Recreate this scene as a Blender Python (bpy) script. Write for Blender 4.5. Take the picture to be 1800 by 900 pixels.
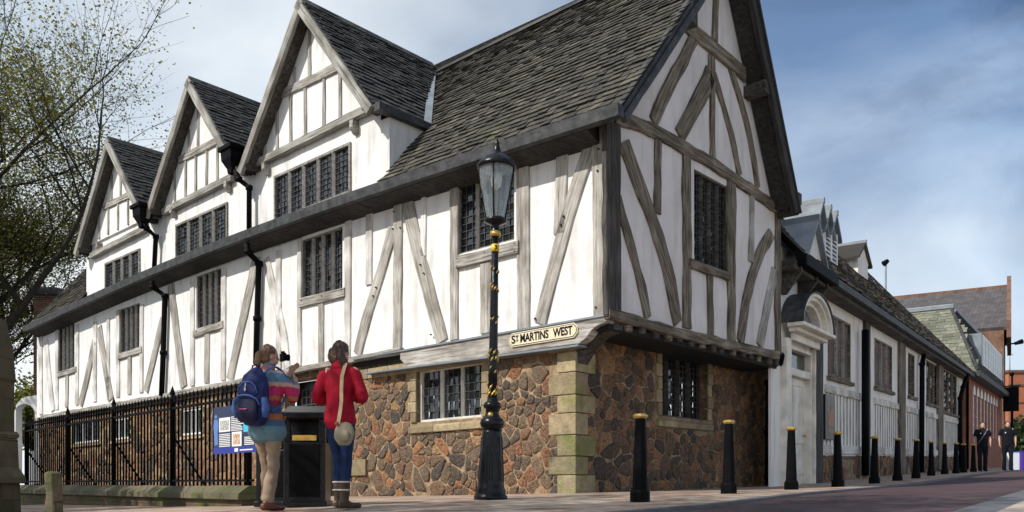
import bpy, bmesh, math, random
from mathutils import Vector, Matrix, noise
random.seed(7)
R=math.radians; PI=math.pi
scn=bpy.context.scene
for o in list(bpy.data.objects): bpy.data.objects.remove(o)
# ---------------------------------------------------------------- camera
F=1490.0; HY=850.0
cam=bpy.data.cameras.new('camera'); co=bpy.data.objects.new('camera',cam)
scn.collection.objects.link(co); co.location=(0,0,0); co.rotation_euler=(R(90),0,0)
cam.sensor_width=36; cam.lens=36*F/1800; cam.shift_y=(HY-450)/1800
cam.clip_start=0.1; cam.clip_end=6000; scn.camera=co
# ---------------------------------------------------------------- light
SH=Vector((-.927,-.513)).normalized(); EL=R(43)
SD=Vector((SH.x*math.cos(EL),SH.y*math.cos(EL),math.sin(EL)))
sl=bpy.data.lights.new('sun','SUN'); so=bpy.data.objects.new('sun',sl); scn.collection.objects.link(so)
sl.energy=4.3; sl.angle=R(.6); sl.color=(1,.95,.87)
so.rotation_euler=SD.to_track_quat('Z','Y').to_euler(); so.location=(-10,-5,20)
w=bpy.data.worlds.new('World'); scn.world=w; w.use_nodes=True
nt=w.node_tree; nt.nodes.clear(); nn=nt.nodes; nl=nt.links
out=nn.new('ShaderNodeOutputWorld'); bg=nn.new('ShaderNodeBackground'); bg.inputs[1].default_value=.12
sky=nn.new('ShaderNodeTexSky'); sky.sky_type='NISHITA'; sky.sun_disc=False
sky.sun_elevation=EL; sky.sun_rotation=math.atan2(SD.x,SD.y); sky.air_density=1.0; sky.dust_density=.6; sky.ozone_density=2
tc=nn.new('ShaderNodeTexCoord'); mp=nn.new('ShaderNodeMapping'); mp.inputs['Scale'].default_value=(1.3,1.3,2.3); mp.inputs['Location'].default_value=(.35,.1,.2)
mp.inputs['Rotation'].default_value=(0,R(24),0)
nl.new(tc.outputs['Generated'],mp.inputs[0])
nz=nn.new('ShaderNodeTexNoise'); nz.inputs['Scale'].default_value=1.5; nz.inputs['Detail'].default_value=7; nz.inputs['Roughness'].default_value=.5; nz.inputs['Distortion'].default_value=.35
nl.new(mp.outputs[0],nz.inputs['Vector'])
rp=nn.new('ShaderNodeValToRGB'); rp.color_ramp.elements[0].position=.36; rp.color_ramp.elements[0].color=(0,0,0,1); rp.color_ramp.elements[1].position=.66; rp.color_ramp.elements[1].color=(1,1,1,1)
nl.new(nz.outputs[0],rp.inputs[0])
# thin bright cloud over the blue, plus greyer cloud
nz2=nn.new('ShaderNodeTexNoise'); nz2.inputs['Scale'].default_value=1.1; nz2.inputs['Detail'].default_value=5
nl.new(mp.outputs[0],nz2.inputs['Vector'])
cm=nn.new('ShaderNodeMix'); cm.data_type='RGBA'; cm.inputs[6].default_value=(5.3,6.1,6.9,1); cm.inputs[7].default_value=(7.6,8.1,8.3,1)
rp2=nn.new('ShaderNodeValToRGB'); rp2.color_ramp.elements[0].position=.42; rp2.color_ramp.elements[1].position=.58
nl.new(nz2.outputs[0],rp2.inputs[0]); nl.new(rp2.outputs[0],cm.inputs[0])
sep=nn.new('ShaderNodeSeparateXYZ'); nl.new(tc.outputs['Generated'],sep.inputs[0])
mr=nn.new('ShaderNodeMapRange'); mr.inputs[1].default_value=0; mr.inputs[2].default_value=.42; mr.inputs[3].default_value=.95; mr.inputs[4].default_value=-.02
nl.new(sep.outputs[2],mr.inputs[0])
mr2=nn.new('ShaderNodeMapRange'); mr2.inputs[1].default_value=-.3; mr2.inputs[2].default_value=.5; mr2.inputs[3].default_value=.42; mr2.inputs[4].default_value=-.12
nl.new(sep.outputs[0],mr2.inputs[0])
ad=nn.new('ShaderNodeMath'); ad.operation='ADD'; nl.new(mr.outputs[0],ad.inputs[0]); nl.new(mr2.outputs[0],ad.inputs[1])
ad2=nn.new('ShaderNodeMath'); ad2.operation='MULTIPLY_ADD'; ad2.inputs[1].default_value=.55; nl.new(rp.outputs[0],ad2.inputs[0]); nl.new(ad.outputs[0],ad2.inputs[2]); ad2.use_clamp=True
mx=nn.new('ShaderNodeMix'); mx.data_type='RGBA'
nl.new(ad2.outputs[0],mx.inputs[0]); nl.new(sky.outputs[0],mx.inputs[6]); nl.new(cm.outputs[2],mx.inputs[7])
nz4=nn.new('ShaderNodeTexNoise'); nz4.inputs['Scale'].default_value=2.0; nz4.inputs['Detail'].default_value=8; nz4.inputs['Roughness'].default_value=.55; nz4.inputs['Distortion'].default_value=.6; nl.new(mp.outputs[0],nz4.inputs['Vector'])
r4=nn.new('ShaderNodeValToRGB'); r4.color_ramp.elements[0].position=.40; r4.color_ramp.elements[0].color=(.50,.53,.60,1); r4.color_ramp.elements[1].position=.60; r4.color_ramp.elements[1].color=(1.12,1.12,1.12,1); nl.new(nz4.outputs[0],r4.inputs[0])
mk=nn.new('ShaderNodeMapRange'); mk.inputs[1].default_value=.12; mk.inputs[2].default_value=.45; nl.new(sep.outputs[0],mk.inputs[0])
mk2=nn.new('ShaderNodeMapRange'); mk2.inputs[1].default_value=.12; mk2.inputs[2].default_value=.36; nl.new(sep.outputs[2],mk2.inputs[0])
mk3=nn.new('ShaderNodeMath'); mk3.operation='MULTIPLY'; nl.new(mk.outputs[0],mk3.inputs[0]); nl.new(mk2.outputs[0],mk3.inputs[1])
mx5=nn.new('ShaderNodeMix'); mx5.data_type='RGBA'; mx5.blend_type='MULTIPLY'; nl.new(mk3.outputs[0],mx5.inputs[0]); nl.new(mx.outputs[2],mx5.inputs[6]); nl.new(r4.outputs[0],mx5.inputs[7])
nl.new(mx5.outputs[2],bg.inputs[0]); nl.new(bg.outputs[0],out.inputs[0])
scn.view_settings.view_transform='Standard'; scn.view_settings.look='None'; scn.view_settings.gamma=1
scn.view_settings.exposure=0.14
# ---------------------------------------------------------------- materials
def newmat(name):
    m=bpy.data.materials.new(name); m.use_nodes=True; t=m.node_tree
    return m,t,t.nodes['Principled BSDF'],t.nodes,t.links
def simple(name,col,rough=.6,metal=0,bump=0,bscale=40,var=0.0,vscale=3,spec=.5):
    m,t,b,n,l=newmat(name)
    b.inputs['Base Color'].default_value=(*col,1); b.inputs['Roughness'].default_value=rough; b.inputs['Metallic'].default_value=metal
    b.inputs['Specular IOR Level'].default_value=spec
    tc=n.new('ShaderNodeTexCoord')
    if var:
        z=n.new('ShaderNodeTexNoise'); z.inputs['Scale'].default_value=vscale; z.inputs['Detail'].default_value=6; l.new(tc.outputs['Object'],z.inputs[0])
        mm=n.new('ShaderNodeMapRange'); mm.inputs[1].default_value=.3; mm.inputs[2].default_value=.7; mm.inputs[3].default_value=1-var; mm.inputs[4].default_value=1+var; l.new(z.outputs[0],mm.inputs[0])
        v=n.new('ShaderNodeVectorMath'); v.operation='SCALE'; v.inputs[0].default_value=col; l.new(mm.outputs[0],v.inputs['Scale']); l.new(v.outputs[0],b.inputs['Base Color'])
    if bump:
        z=n.new('ShaderNodeTexNoise'); z.inputs['Scale'].default_value=bscale; z.inputs['Detail'].default_value=5; l.new(tc.outputs['Object'],z.inputs[0])
        bp=n.new('ShaderNodeBump'); bp.inputs['Strength'].default_value=bump; bp.inputs['Distance'].default_value=.02; l.new(z.outputs[0],bp.inputs['Height']); l.new(bp.outputs[0],b.inputs['Normal'])
    return m
def ramp(n,stops):
    r=n.new('ShaderNodeValToRGB'); e=r.color_ramp.elements
    while len(e)<len(stops): e.new(.5)
    for i,(p,c) in enumerate(stops): e[i].position=p; e[i].color=(*c,1)
    return r
def plaster(name,c0,c1,stain,amt=.6):
    m,t,b,n,l=newmat(name); tc=n.new('ShaderNodeTexCoord')
    z=n.new('ShaderNodeTexNoise'); z.inputs['Scale'].default_value=.8; z.inputs['Detail'].default_value=9; z.inputs['Roughness'].default_value=.6; l.new(tc.outputs['Object'],z.inputs[0])
    r=ramp(n,[(.3,c0),(.6,c1)]); l.new(z.outputs[0],r.inputs[0])
    mp=n.new('ShaderNodeMapping'); mp.inputs['Scale'].default_value=(4,4,.7); l.new(tc.outputs['Object'],mp.inputs[0])
    z2=n.new('ShaderNodeTexNoise'); z2.inputs['Scale'].default_value=1.3; z2.inputs['Detail'].default_value=8; l.new(mp.outputs[0],z2.inputs[0])
    r2=ramp(n,[(.5,(0,0,0)),(.78,(1,1,1))]); l.new(z2.outputs[0],r2.inputs[0])
    mu=n.new('ShaderNodeMath'); mu.operation='MULTIPLY'; mu.inputs[1].default_value=amt; l.new(r2.outputs[0],mu.inputs[0])
    mx=n.new('ShaderNodeMix'); mx.data_type='RGBA'; mx.inputs[7].default_value=(*stain,1); l.new(mu.outputs[0],mx.inputs[0]); l.new(r.outputs[0],mx.inputs[6]); l.new(mx.outputs[2],b.inputs['Base Color'])
    b.inputs['Roughness'].default_value=.9
    z3=n.new('ShaderNodeTexNoise'); z3.inputs['Scale'].default_value=4; z3.inputs['Detail'].default_value=8; l.new(tc.outputs['Object'],z3.inputs[0])
    bp=n.new('ShaderNodeBump'); bp.inputs['Strength'].default_value=.5; bp.inputs['Distance'].default_value=.04; l.new(z3.outputs[0],bp.inputs['Height']); l.new(bp.outputs[0],b.inputs['Normal'])
    return m
def wood(name,dark,mid,pale,crack=.5,crd='Object'):
    m,t,b,n,l=newmat(name); tc=n.new('ShaderNodeTexCoord'); oi=n.new('ShaderNodeObjectInfo')
    ad=n.new('ShaderNodeVectorMath'); ad.operation='ADD'; sc=n.new('ShaderNodeVectorMath'); sc.operation='SCALE'; sc.inputs[0].default_value=(31,17,9)
    l.new(oi.outputs['Random'],sc.inputs['Scale']); l.new(tc.outputs[crd],ad.inputs[0]); l.new(sc.outputs[0],ad.inputs[1])
    mp=n.new('ShaderNodeMapping'); mp.inputs['Scale'].default_value=(1.2,13,13); l.new(ad.outputs[0],mp.inputs[0])
    z=n.new('ShaderNodeTexNoise'); z.inputs['Scale'].default_value=1.6; z.inputs['Detail'].default_value=10; z.inputs['Roughness'].default_value=.65; z.inputs['Distortion'].default_value=.5; l.new(mp.outputs[0],z.inputs[0])
    r=ramp(n,[(.34,dark),(.47,mid),(.66,pale)]); l.new(z.outputs[0],r.inputs[0])
    z2=n.new('ShaderNodeTexNoise'); z2.inputs['Scale'].default_value=1.7; z2.inputs['Detail'].default_value=5; l.new(ad.outputs[0],z2.inputs[0])
    r2=ramp(n,[(.35,(.55,.52,.48)),(.65,(1.25,1.25,1.25))]); l.new(z2.outputs[0],r2.inputs[0])
    mx=n.new('ShaderNodeMix'); mx.data_type='RGBA'; mx.blend_type='MULTIPLY'; mx.inputs[0].default_value=.8; l.new(r.outputs[0],mx.inputs[6]); l.new(r2.outputs[0],mx.inputs[7])
    mp3=n.new('ShaderNodeMapping'); mp3.inputs['Scale'].default_value=(.9,30,30); l.new(ad.outputs[0],mp3.inputs[0])
    z3=n.new('ShaderNodeTexNoise'); z3.inputs['Scale'].default_value=1; z3.inputs['Detail'].default_value=3; l.new(mp3.outputs[0],z3.inputs[0])
    r3=ramp(n,[(.34,(crack*.35,)*3),(.42,(1,1,1))]); l.new(z3.outputs[0],r3.inputs[0])
    mx2=n.new('ShaderNodeMix'); mx2.data_type='RGBA'; mx2.blend_type='MULTIPLY'; mx2.inputs[0].default_value=.8; l.new(mx.outputs[2],mx2.inputs[6]); l.new(r3.outputs[0],mx2.inputs[7])
    l.new(mx2.outputs[2],b.inputs['Base Color']); b.inputs['Roughness'].default_value=.85
    bp=n.new('ShaderNodeBump'); bp.inputs['Strength'].default_value=.7; bp.inputs['Distance'].default_value=.015; l.new(z.outputs[0],bp.inputs['Height']); l.new(bp.outputs[0],b.inputs['Normal'])
    return m
def attrmat(name,stops,rough=.85,nscale=9,namt=.35,moss=None,mossat=(.56,.7),mscale=1.2,bump=.6,bscale=14):
    m,t,b,n,l=newmat(name); tc=n.new('ShaderNodeTexCoord'); a=n.new('ShaderNodeAttribute'); a.attribute_name='rnd'
    r=ramp(n,stops); r.color_ramp.interpolation='LINEAR'; l.new(a.outputs['Fac'],r.inputs[0])
    z=n.new('ShaderNodeTexNoise'); z.inputs['Scale'].default_value=nscale; z.inputs['Detail'].default_value=8; z.inputs['Roughness'].default_value=.65; l.new(tc.outputs['Object'],z.inputs[0])
    mm=n.new('ShaderNodeMapRange'); mm.inputs[1].default_value=.3; mm.inputs[2].default_value=.7; mm.inputs[3].default_value=1-namt; mm.inputs[4].default_value=1+namt; l.new(z.outputs[0],mm.inputs[0])
    v=n.new('ShaderNodeVectorMath'); v.operation='SCALE'; l.new(r.outputs[0],v.inputs[0]); l.new(mm.outputs[0],v.inputs['Scale'])
    last=v.outputs[0]
    if moss:
        z2=n.new('ShaderNodeTexNoise'); z2.inputs['Scale'].default_value=mscale; z2.inputs['Detail'].default_value=9; z2.inputs['Roughness'].default_value=.7; l.new(tc.outputs['Object'],z2.inputs[0])
        r2=ramp(n,[(mossat[0],(0,0,0)),(mossat[1],(.8,.8,.8))]); l.new(z2.outputs[0],r2.inputs[0])
        mx=n.new('ShaderNodeMix'); mx.data_type='RGBA'; mx.inputs[7].default_value=(*moss,1); l.new(r2.outputs[0],mx.inputs[0]); l.new(last,mx.inputs[6]); last=mx.outputs[2]
    l.new(last,b.inputs['Base Color']); b.inputs['Roughness'].default_value=rough
    z3=n.new('ShaderNodeTexNoise'); z3.inputs['Scale'].default_value=bscale; z3.inputs['Detail'].default_value=6; l.new(tc.outputs['Object'],z3.inputs[0])
    bp=n.new('ShaderNodeBump'); bp.inputs['Strength'].default_value=bump; bp.inputs['Distance'].default_value=.03; l.new(z3.outputs[0],bp.inputs['Height']); l.new(bp.outputs[0],b.inputs['Normal'])
    return m
def brickmat(name,c1,c2,mortar,bw=.225,bh=.075,ms=.012,rough=.85,rot=0,blotch=.4,bump=.3,off=.5,blo=(.45,.62),bcol=None):
    m,t,b,n,l=newmat(name); tc=n.new('ShaderNodeTexCoord'); mp=n.new('ShaderNodeMapping'); mp.inputs['Rotation'].default_value=(0,0,rot); l.new(tc.outputs['UV'],mp.inputs[0])
    k=n.new('ShaderNodeTexBrick'); k.inputs['Scale'].default_value=1; k.inputs['Brick Width'].default_value=bw; k.inputs['Row Height'].default_value=bh; k.inputs['Mortar Size'].default_value=ms; k.offset=off
    k.inputs['Color1'].default_value=(*c1,1); k.inputs['Color2'].default_value=(*c2,1); k.inputs['Mortar'].default_value=(*mortar,1); l.new(mp.outputs[0],k.inputs[0])
    z=n.new('ShaderNodeTexNoise'); z.inputs['Scale'].default_value=1.4; z.inputs['Detail'].default_value=9; z.inputs['Roughness'].default_value=.7; l.new(tc.outputs['Object'],z.inputs[0])
    mm=n.new('ShaderNodeMapRange'); mm.inputs[1].default_value=.3; mm.inputs[2].default_value=.7; mm.inputs[3].default_value=1-blotch; mm.inputs[4].default_value=1+blotch; l.new(z.outputs[0],mm.inputs[0])
    v=n.new('ShaderNodeVectorMath'); v.operation='SCALE'; l.new(k.outputs[0],v.inputs[0]); l.new(mm.outputs[0],v.inputs['Scale']); last=v.outputs[0]
    if bcol:
        z2=n.new('ShaderNodeTexNoise'); z2.inputs['Scale'].default_value=2.2; z2.inputs['Detail'].default_value=7; l.new(tc.outputs['Object'],z2.inputs[0])
        r2=ramp(n,[(blo[0],(0,0,0)),(blo[1],(.8,.8,.8))]); l.new(z2.outputs[0],r2.inputs[0])
        mx=n.new('ShaderNodeMix'); mx.data_type='RGBA'; mx.inputs[7].default_value=(*bcol,1); l.new(r2.outputs[0],mx.inputs[0]); l.new(last,mx.inputs[6]); last=mx.outputs[2]
    l.new(last,b.inputs['Base Color']); b.inputs['Roughness'].default_value=rough
    z3=n.new('ShaderNodeTexNoise'); z3.inputs['Scale'].default_value=22; z3.inputs['Detail'].default_value=5; l.new(tc.outputs['Object'],z3.inputs[0])
    mth=n.new('ShaderNodeMath'); mth.operation='MULTIPLY_ADD'; mth.inputs[1].default_value=-1.0; l.new(k.outputs['Fac'],mth.inputs[0]); l.new(z3.outputs[0],mth.inputs[2])
    bp=n.new('ShaderNodeBump'); bp.inputs['Strength'].default_value=bump; bp.inputs['Distance'].default_value=.02; l.new(mth.outputs[0],bp.inputs['Height']); l.new(bp.outputs[0],b.inputs['Normal'])
    return m
M={}
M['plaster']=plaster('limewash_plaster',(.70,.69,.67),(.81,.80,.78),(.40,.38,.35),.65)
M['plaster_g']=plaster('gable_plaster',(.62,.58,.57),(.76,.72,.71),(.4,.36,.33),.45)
M['plaster_w']=plaster('wing_plaster',(.78,.74,.68),(.88,.84,.79),(.4,.36,.31),.5)
M['oak_pale']=wood('oak_limewashed',(.23,.21,.18),(.34,.32,.285),(.5,.48,.45),1.1)
M['oak_faint']=wood('oak_painted_over',(.46,.44,.42),(.6,.585,.565),(.74,.725,.705),1.9)
M['oak']=wood('oak_weathered',(.05,.038,.026),(.15,.118,.084),(.30,.262,.21),.35)
M['oak_dark']=wood('oak_dark',(.025,.021,.018),(.055,.048,.042),(.11,.1,.09),.5)
M['oak_beam']=wood('oak_beam_silver',(.15,.13,.115),(.30,.28,.25),(.45,.43,.40),.4)
M['oak_white']=wood('oak_lightened_for_shade',(.52,.49,.45),(.68,.65,.6),(.8,.77,.72),1.8)  # pale oak, colour lightened further to offset the shade on the range
M['beam_uv']=wood('oak_beam_pale',(.22,.2,.18),(.37,.345,.315),(.5,.48,.45),.6,'UV')
M['barge']=wood('bargeboard_grey',(.17,.16,.14),(.28,.27,.245),(.38,.37,.34),.7)
M['slate']=attrmat('slate_stone',[(0,(.02,.018,.015)),(.4,(.046,.041,.032)),(.75,(.07,.063,.048)),(1,(.115,.105,.078))],.8,8,.35,(.085,.09,.028),(.6,.78),.9,.7,20)
M['slate_d']=attrmat('slate_dark',[(0,(.014,.015,.016)),(.5,(.035,.036,.036)),(1,(.065,.064,.06))],.85,8,.35,(.05,.055,.03),(.62,.8),.9,.7,20)
M['slate_g']=attrmat('slate_green',[(0,(.09,.095,.07)),(.5,(.15,.155,.115)),(1,(.24,.24,.18))],.8,8,.35,None)
M['rubble']=attrmat('rubble_stone',[(0,(.065,.052,.042)),(.25,(.12,.086,.058)),(.5,(.165,.11,.068)),(.7,(.15,.085,.05)),(.86,(.27,.12,.055)),(1,(.30,.2,.10))],.85,22,.7,(.07,.06,.05),(.58,.8),2.0,1.3,34)
M['rubble_r']=attrmat('rubble_stone_red',[(0,(.06,.047,.037)),(.35,(.13,.083,.052)),(.7,(.20,.105,.055)),(1,(.31,.17,.08))],.85,22,.7,(.06,.05,.042),(.55,.8),2.0,1.3,34)
M['mortar']=simple('lime_mortar',(.30,.21,.125),.95,0,1.0,38,.55,5)
M['mortar_d']=simple('dirty_shaded_mortar',(.26,.18,.11),.95,0,1.0,38,.6,5)  # dirty mortar, darker on the gable: its shade is put into the colour
M['ashlar']=attrmat('ashlar_sandstone',[(0,(.2,.155,.09)),(.5,(.28,.22,.13)),(1,(.37,.295,.175))],.9,7,.3,(.17,.19,.03),(.56,.66),1.1,.6,22)
M['ashlar_moss']=attrmat('ashlar_mossy',[(0,(.2,.17,.1)),(1,(.3,.25,.15))],.9,7,.3,(.14,.17,.025),(.47,.62),2.2,.7,22)
M['ashlar_grey']=brickmat('pier_stone',(.10,.08,.05),(.075,.06,.04),(.05,.04,.03),.55,.3,.012,.9,0,.5,.5,bcol=(.07,.065,.03))
M['coping']=brickmat('coping_stone',(.15,.125,.075),(.11,.095,.06),(.05,.045,.03),.75,.9,.012,.9,0,.5,.6,bcol=(.075,.085,.025),blo=(.5,.62))
M['lead']=simple('lead_sheet',(.2,.225,.25),.5,.2,.25,8,.25,2)
M['gutter']=simple('gutter_lead_grey',(.05,.052,.054),.6,0,.5,14,.5,6,.3)
M['black']=simple('black_paint',(.006,.006,.007),.28,0,.25,25,.3,8,.3)
M['iron']=simple('black_iron',(.004,.004,.005),.6,0,.3,30,.3,8,.08)
M['mull']=simple('mullion_grey_oak',(.36,.34,.31),.8,0,.5,40,.3,15)
M['soffit']=wood('near_black_board',(.012,.011,.01),(.028,.026,.024),(.055,.052,.048),.6)  # near-black wood for the soffits and the right-hand bargeboard
M['bandw']=simple('weathered_gutter_board',(.15,.145,.135),.75,0,.6,16,.5,5)
M['gold']=simple('gold_paint',(.62,.42,.12),.35,.6,.3,30,.2,9)
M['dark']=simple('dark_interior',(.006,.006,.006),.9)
M['yellow']=simple('yellow_tape',(.75,.5,.03),.5)
M['amber']=simple('amber_band',(.5,.3,.04),.5,0,0,10,.35,14)
M['cream']=simple('cream_enamel',(.72,.64,.46),.45,0,.1,30,.1,12)
M['stoneframe']=simple('white_painted_frame',(.62,.59,.53),.6,0,.25,20,.2,5)
M['glass']=simple('leaded_glass',(.010,.012,.014),.05,0,.1,6,.3,6,.9)
M['came']=simple('lead_came',(.055,.055,.055),.6,0)
M['wood_frame']=wood('window_oak',(.12,.11,.1),(.22,.21,.19),(.34,.33,.3),.6)
M['brownboard']=wood('brown_shutter_board',(.09,.06,.05),(.15,.105,.09),(.2,.15,.135),.5)
M['white']=simple('white_gloss_paint',(.74,.69,.60),.5,0,.2,16,.22,3)
M['blind']=simple('window_blind',(.5,.52,.53),.3)
M['whitew']=simple('white_window_paint',(.78,.78,.76),.4)
M['brick']=brickmat('red_brick',(.33,.085,.035),(.24,.06,.028),(.25,.19,.14),.225,.075,.01,.9,0,.35,.3)
M['brick_old']=brickmat('old_brick',(.17,.06,.03),(.10,.04,.025),(.22,.17,.12),.225,.075,.01,.9,0,.5,.3)
M['tile']=brickmat('tile_roof',(.105,.095,.10),(.075,.068,.07),(.035,.03,.03),.4,.25,.02,.8,0,.4,.4)
M['chim']=M['brick_old']
M['paving']=brickmat('block_paving',(.42,.29,.21),(.26,.14,.10),(.13,.10,.075),.62,.31,.012,.85,R(-35.6),.5,.5,bcol=(.42,.36,.28),blo=(.44,.58))
M['paving2']=brickmat('pale_paving',(.45,.38,.3),(.37,.31,.25),(.2,.17,.14),.6,.45,.01,.85,R(-35),.25,.2)
M['road']=simple('red_tinted_asphalt',(.078,.045,.047),.75,0,1.0,70,.45,1.1)
M['kerb']=simple('granite_kerb',(.125,.125,.13),.7,0,.4,30,.25,4)
M['ground']=simple('dark_soil_ground',(.06,.055,.045),.95,0,.5,10,.4,1)
M['bark']=simple('tree_bark',(.035,.028,.02),.95,0,.8,20,.4,6)
M['leaf']=attrmat('spring_leaf',[(0,(.09,.095,.022)),(.5,(.2,.2,.04)),(1,(.36,.33,.07))],.6,3,.3,None,bump=0)
M['leaf_low']=attrmat('bright_leaf',[(0,(.11,.13,.02)),(.5,(.2,.22,.04)),(1,(.3,.3,.06))],.6,3,.3,None,bump=0)
M['leaf_dark']=attrmat('hedge_leaf',[(0,(.012,.025,.008)),(.5,(.03,.055,.015)),(1,(.06,.09,.025))],.6,3,.3,None,bump=0)
for k_ in('leaf','leaf_low','leaf_dark'):
    t_=M[k_].node_tree; b_=t_.nodes['Principled BSDF']; o_=[n for n in t_.nodes if n.type=='OUTPUT_MATERIAL'][0]
    tr_=t_.nodes.new('ShaderNodeBsdfTranslucent'); mx_=t_.nodes.new('ShaderNodeMixShader'); mx_.inputs[0].default_value=.45
    t_.links.new(b_.inputs['Base Color'].links[0].from_socket,tr_.inputs[0]); t_.links.new(b_.outputs[0],mx_.inputs[1]); t_.links.new(tr_.outputs[0],mx_.inputs[2]); t_.links.new(mx_.outputs[0],o_.inputs[0])
# ---------------------------------------------------------------- helpers
WM={}
def link(o,parent=None,mtx=None,world_children=True):
    mtx=mtx or Matrix.Identity(4)
    scn.collection.objects.link(o); o.matrix_basis=mtx; WM[o.name]=mtx
    if parent is not None:
        o.parent=parent; o.matrix_parent_inverse=WM[parent.name].inverted()
    return o
def tag(o,label=None,cat=None,group=None,kind=None):
    if label: o['label']=label
    if cat: o['category']=cat
    if group: o['group']=group
    if kind: o['kind']=kind
    return o
def thing(name,loc,label,cat,group=None):
    o=bpy.data.objects.new(name,None); o.empty_display_size=.3
    link(o,None,Matrix.Translation(Vector(loc))); return tag(o,label,cat,group)
class MB:
    def __init__(s): s.v=[]; s.f=[]; s.r=[]; s.sm=[]
    def add(s,vs,fs,r=None,smooth=False):
        b=len(s.v); s.v.extend([tuple(x) for x in vs]); r=random.random() if r is None else r
        for f in fs: s.f.append(tuple(i+b for i in f)); s.r.append(r); s.sm.append(smooth)
    def hexa(s,p,r=None):   # 8 pts: bottom 4 then top 4
        s.add(p,[(0,3,2,1),(4,5,6,7),(0,1,5,4),(1,2,6,5),(2,3,7,6),(3,0,4,7)],r)
    def box(s,x0,x1,y0,y1,z0,z1,r=None):
        s.hexa([(x0,y0,z0),(x1,y0,z0),(x1,y1,z0),(x0,y1,z0),(x0,y0,z1),(x1,y0,z1),(x1,y1,z1),(x0,y1,z1)],r)
    def pbox(s,P,u0,u1,v0,v1,o0,o1,r=None):
        s.hexa([P.w(u0,v0,o0),P.w(u1,v0,o0),P.w(u1,v0,o1),P.w(u0,v0,o1),P.w(u0,v1,o0),P.w(u1,v1,o0),P.w(u1,v1,o1),P.w(u0,v1,o1)],r)
    def prism(s,pts,d,r=None):   # pts loop, d = extrusion vector
        n=len(pts); a=[Vector(p) for p in pts]; b=[p+Vector(d) for p in a]
        s.add(a+b,[tuple(range(n))[::-1],tuple(range(n,2*n))]+[(i,(i+1)%n,n+(i+1)%n,n+i) for i in range(n)],r)
    def tube(s,pts,rad,seg=8,r=None,cap=True):
        pts=[Vector(p) for p in pts]; n=len(pts); vs=[]
        if not hasattr(rad,'__len__'): rad=[rad]*n
        ref=None
        for i,p in enumerate(pts):
            t=(pts[min(i+1,n-1)]-pts[max(i-1,0)]).normalized()
            if ref is None: ref=Vector((1,0,0)) if abs(t.x)<.8 else Vector((0,0,1))
            a=(ref-t*ref.dot(t)).normalized(); ref=a; b=t.cross(a)
            for k in range(seg):
                an=2*PI*k/seg; vs.append(p+(a*math.cos(an)+b*math.sin(an))*rad[i])
        fs=[]
        for i in range(n-1):
            for k in range(seg): fs.append((i*seg+k,i*seg+(k+1)%seg,(i+1)*seg+(k+1)%seg,(i+1)*seg+k))
        if cap: fs+=[tuple(range(seg))[::-1],tuple(range((n-1)*seg,n*seg))]
        s.add(vs,fs,r,True)
    def lathe(s,prof,c,seg=24,r=None,smooth=True,axis=Vector((0,0,1))):   # prof (radius,height)
        c=Vector(c); q=Vector((0,0,1)).rotation_difference(axis); vs=[];n=len(prof)
        for (ra,h) in prof:
            for k in range(seg):
                an=2*PI*(k+.5)/seg; vs.append(c+q@Vector((ra*math.cos(an),ra*math.sin(an),h)))
        fs=[(i*seg+k,i*seg+(k+1)%seg,(i+1)*seg+(k+1)%seg,(i+1)*seg+k) for i in range(n-1) for k in range(seg)]
        fs+=[tuple(range(seg))[::-1],tuple(range((n-1)*seg,n*seg))]
        s.add(vs,fs,r,smooth)
    def build(s,name,mat,parent=None,mtx=None,bev=0):
        me=bpy.data.meshes.new(name); me.from_pydata(s.v,[],s.f)
        if len(s.r):
            a=me.attributes.new('rnd','FLOAT','FACE'); a.data.foreach_set('value',s.r)
            me.polygons.foreach_set('use_smooth',s.sm)
        me.update()
        uv=me.uv_layers.new(name='UVMap'); buf=[0.0]*(2*len(me.loops))
        for p in me.polygons:
            n=p.normal
            if abs(n.z)>.75:
                for li in p.loop_indices:
                    c=me.vertices[me.loops[li].vertex_index].co; buf[2*li]=c.x; buf[2*li+1]=c.y
            else:
                t=Vector((-n.y,n.x,0)); t.normalize(); bt=n.cross(t)
                if bt.z<0: bt=-bt
                for li in p.loop_indices:
                    c=me.vertices[me.loops[li].vertex_index].co; buf[2*li]=c.dot(t); buf[2*li+1]=c.dot(bt)
        uv.data.foreach_set('uv',buf)
        me.materials.append(mat if not isinstance(mat,str) else M[mat])
        o=bpy.data.objects.new(name,me)
        if mtx is None and parent is None: 
            pass
        link(o,parent,mtx)
        if bev:
            md=o.modifiers.new('bevel','BEVEL'); md.width=bev; md.segments=2; md.limit_method='ANGLE'
        return o
def G(x,y):   # height of the sloping street
    z=-.345+.0276*x+.00995*y
    for (a,b,c,s) in ((-2.4,8.6,.035,2.5),(.3,12.2,.045,2.2),(7.7,18,-.045,4),(1.6,9.4,-.03,1.2)):
        z+=c*math.exp(-((x-a)**2+(y-b)**2)/(2*s*s))
    return z
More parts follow.
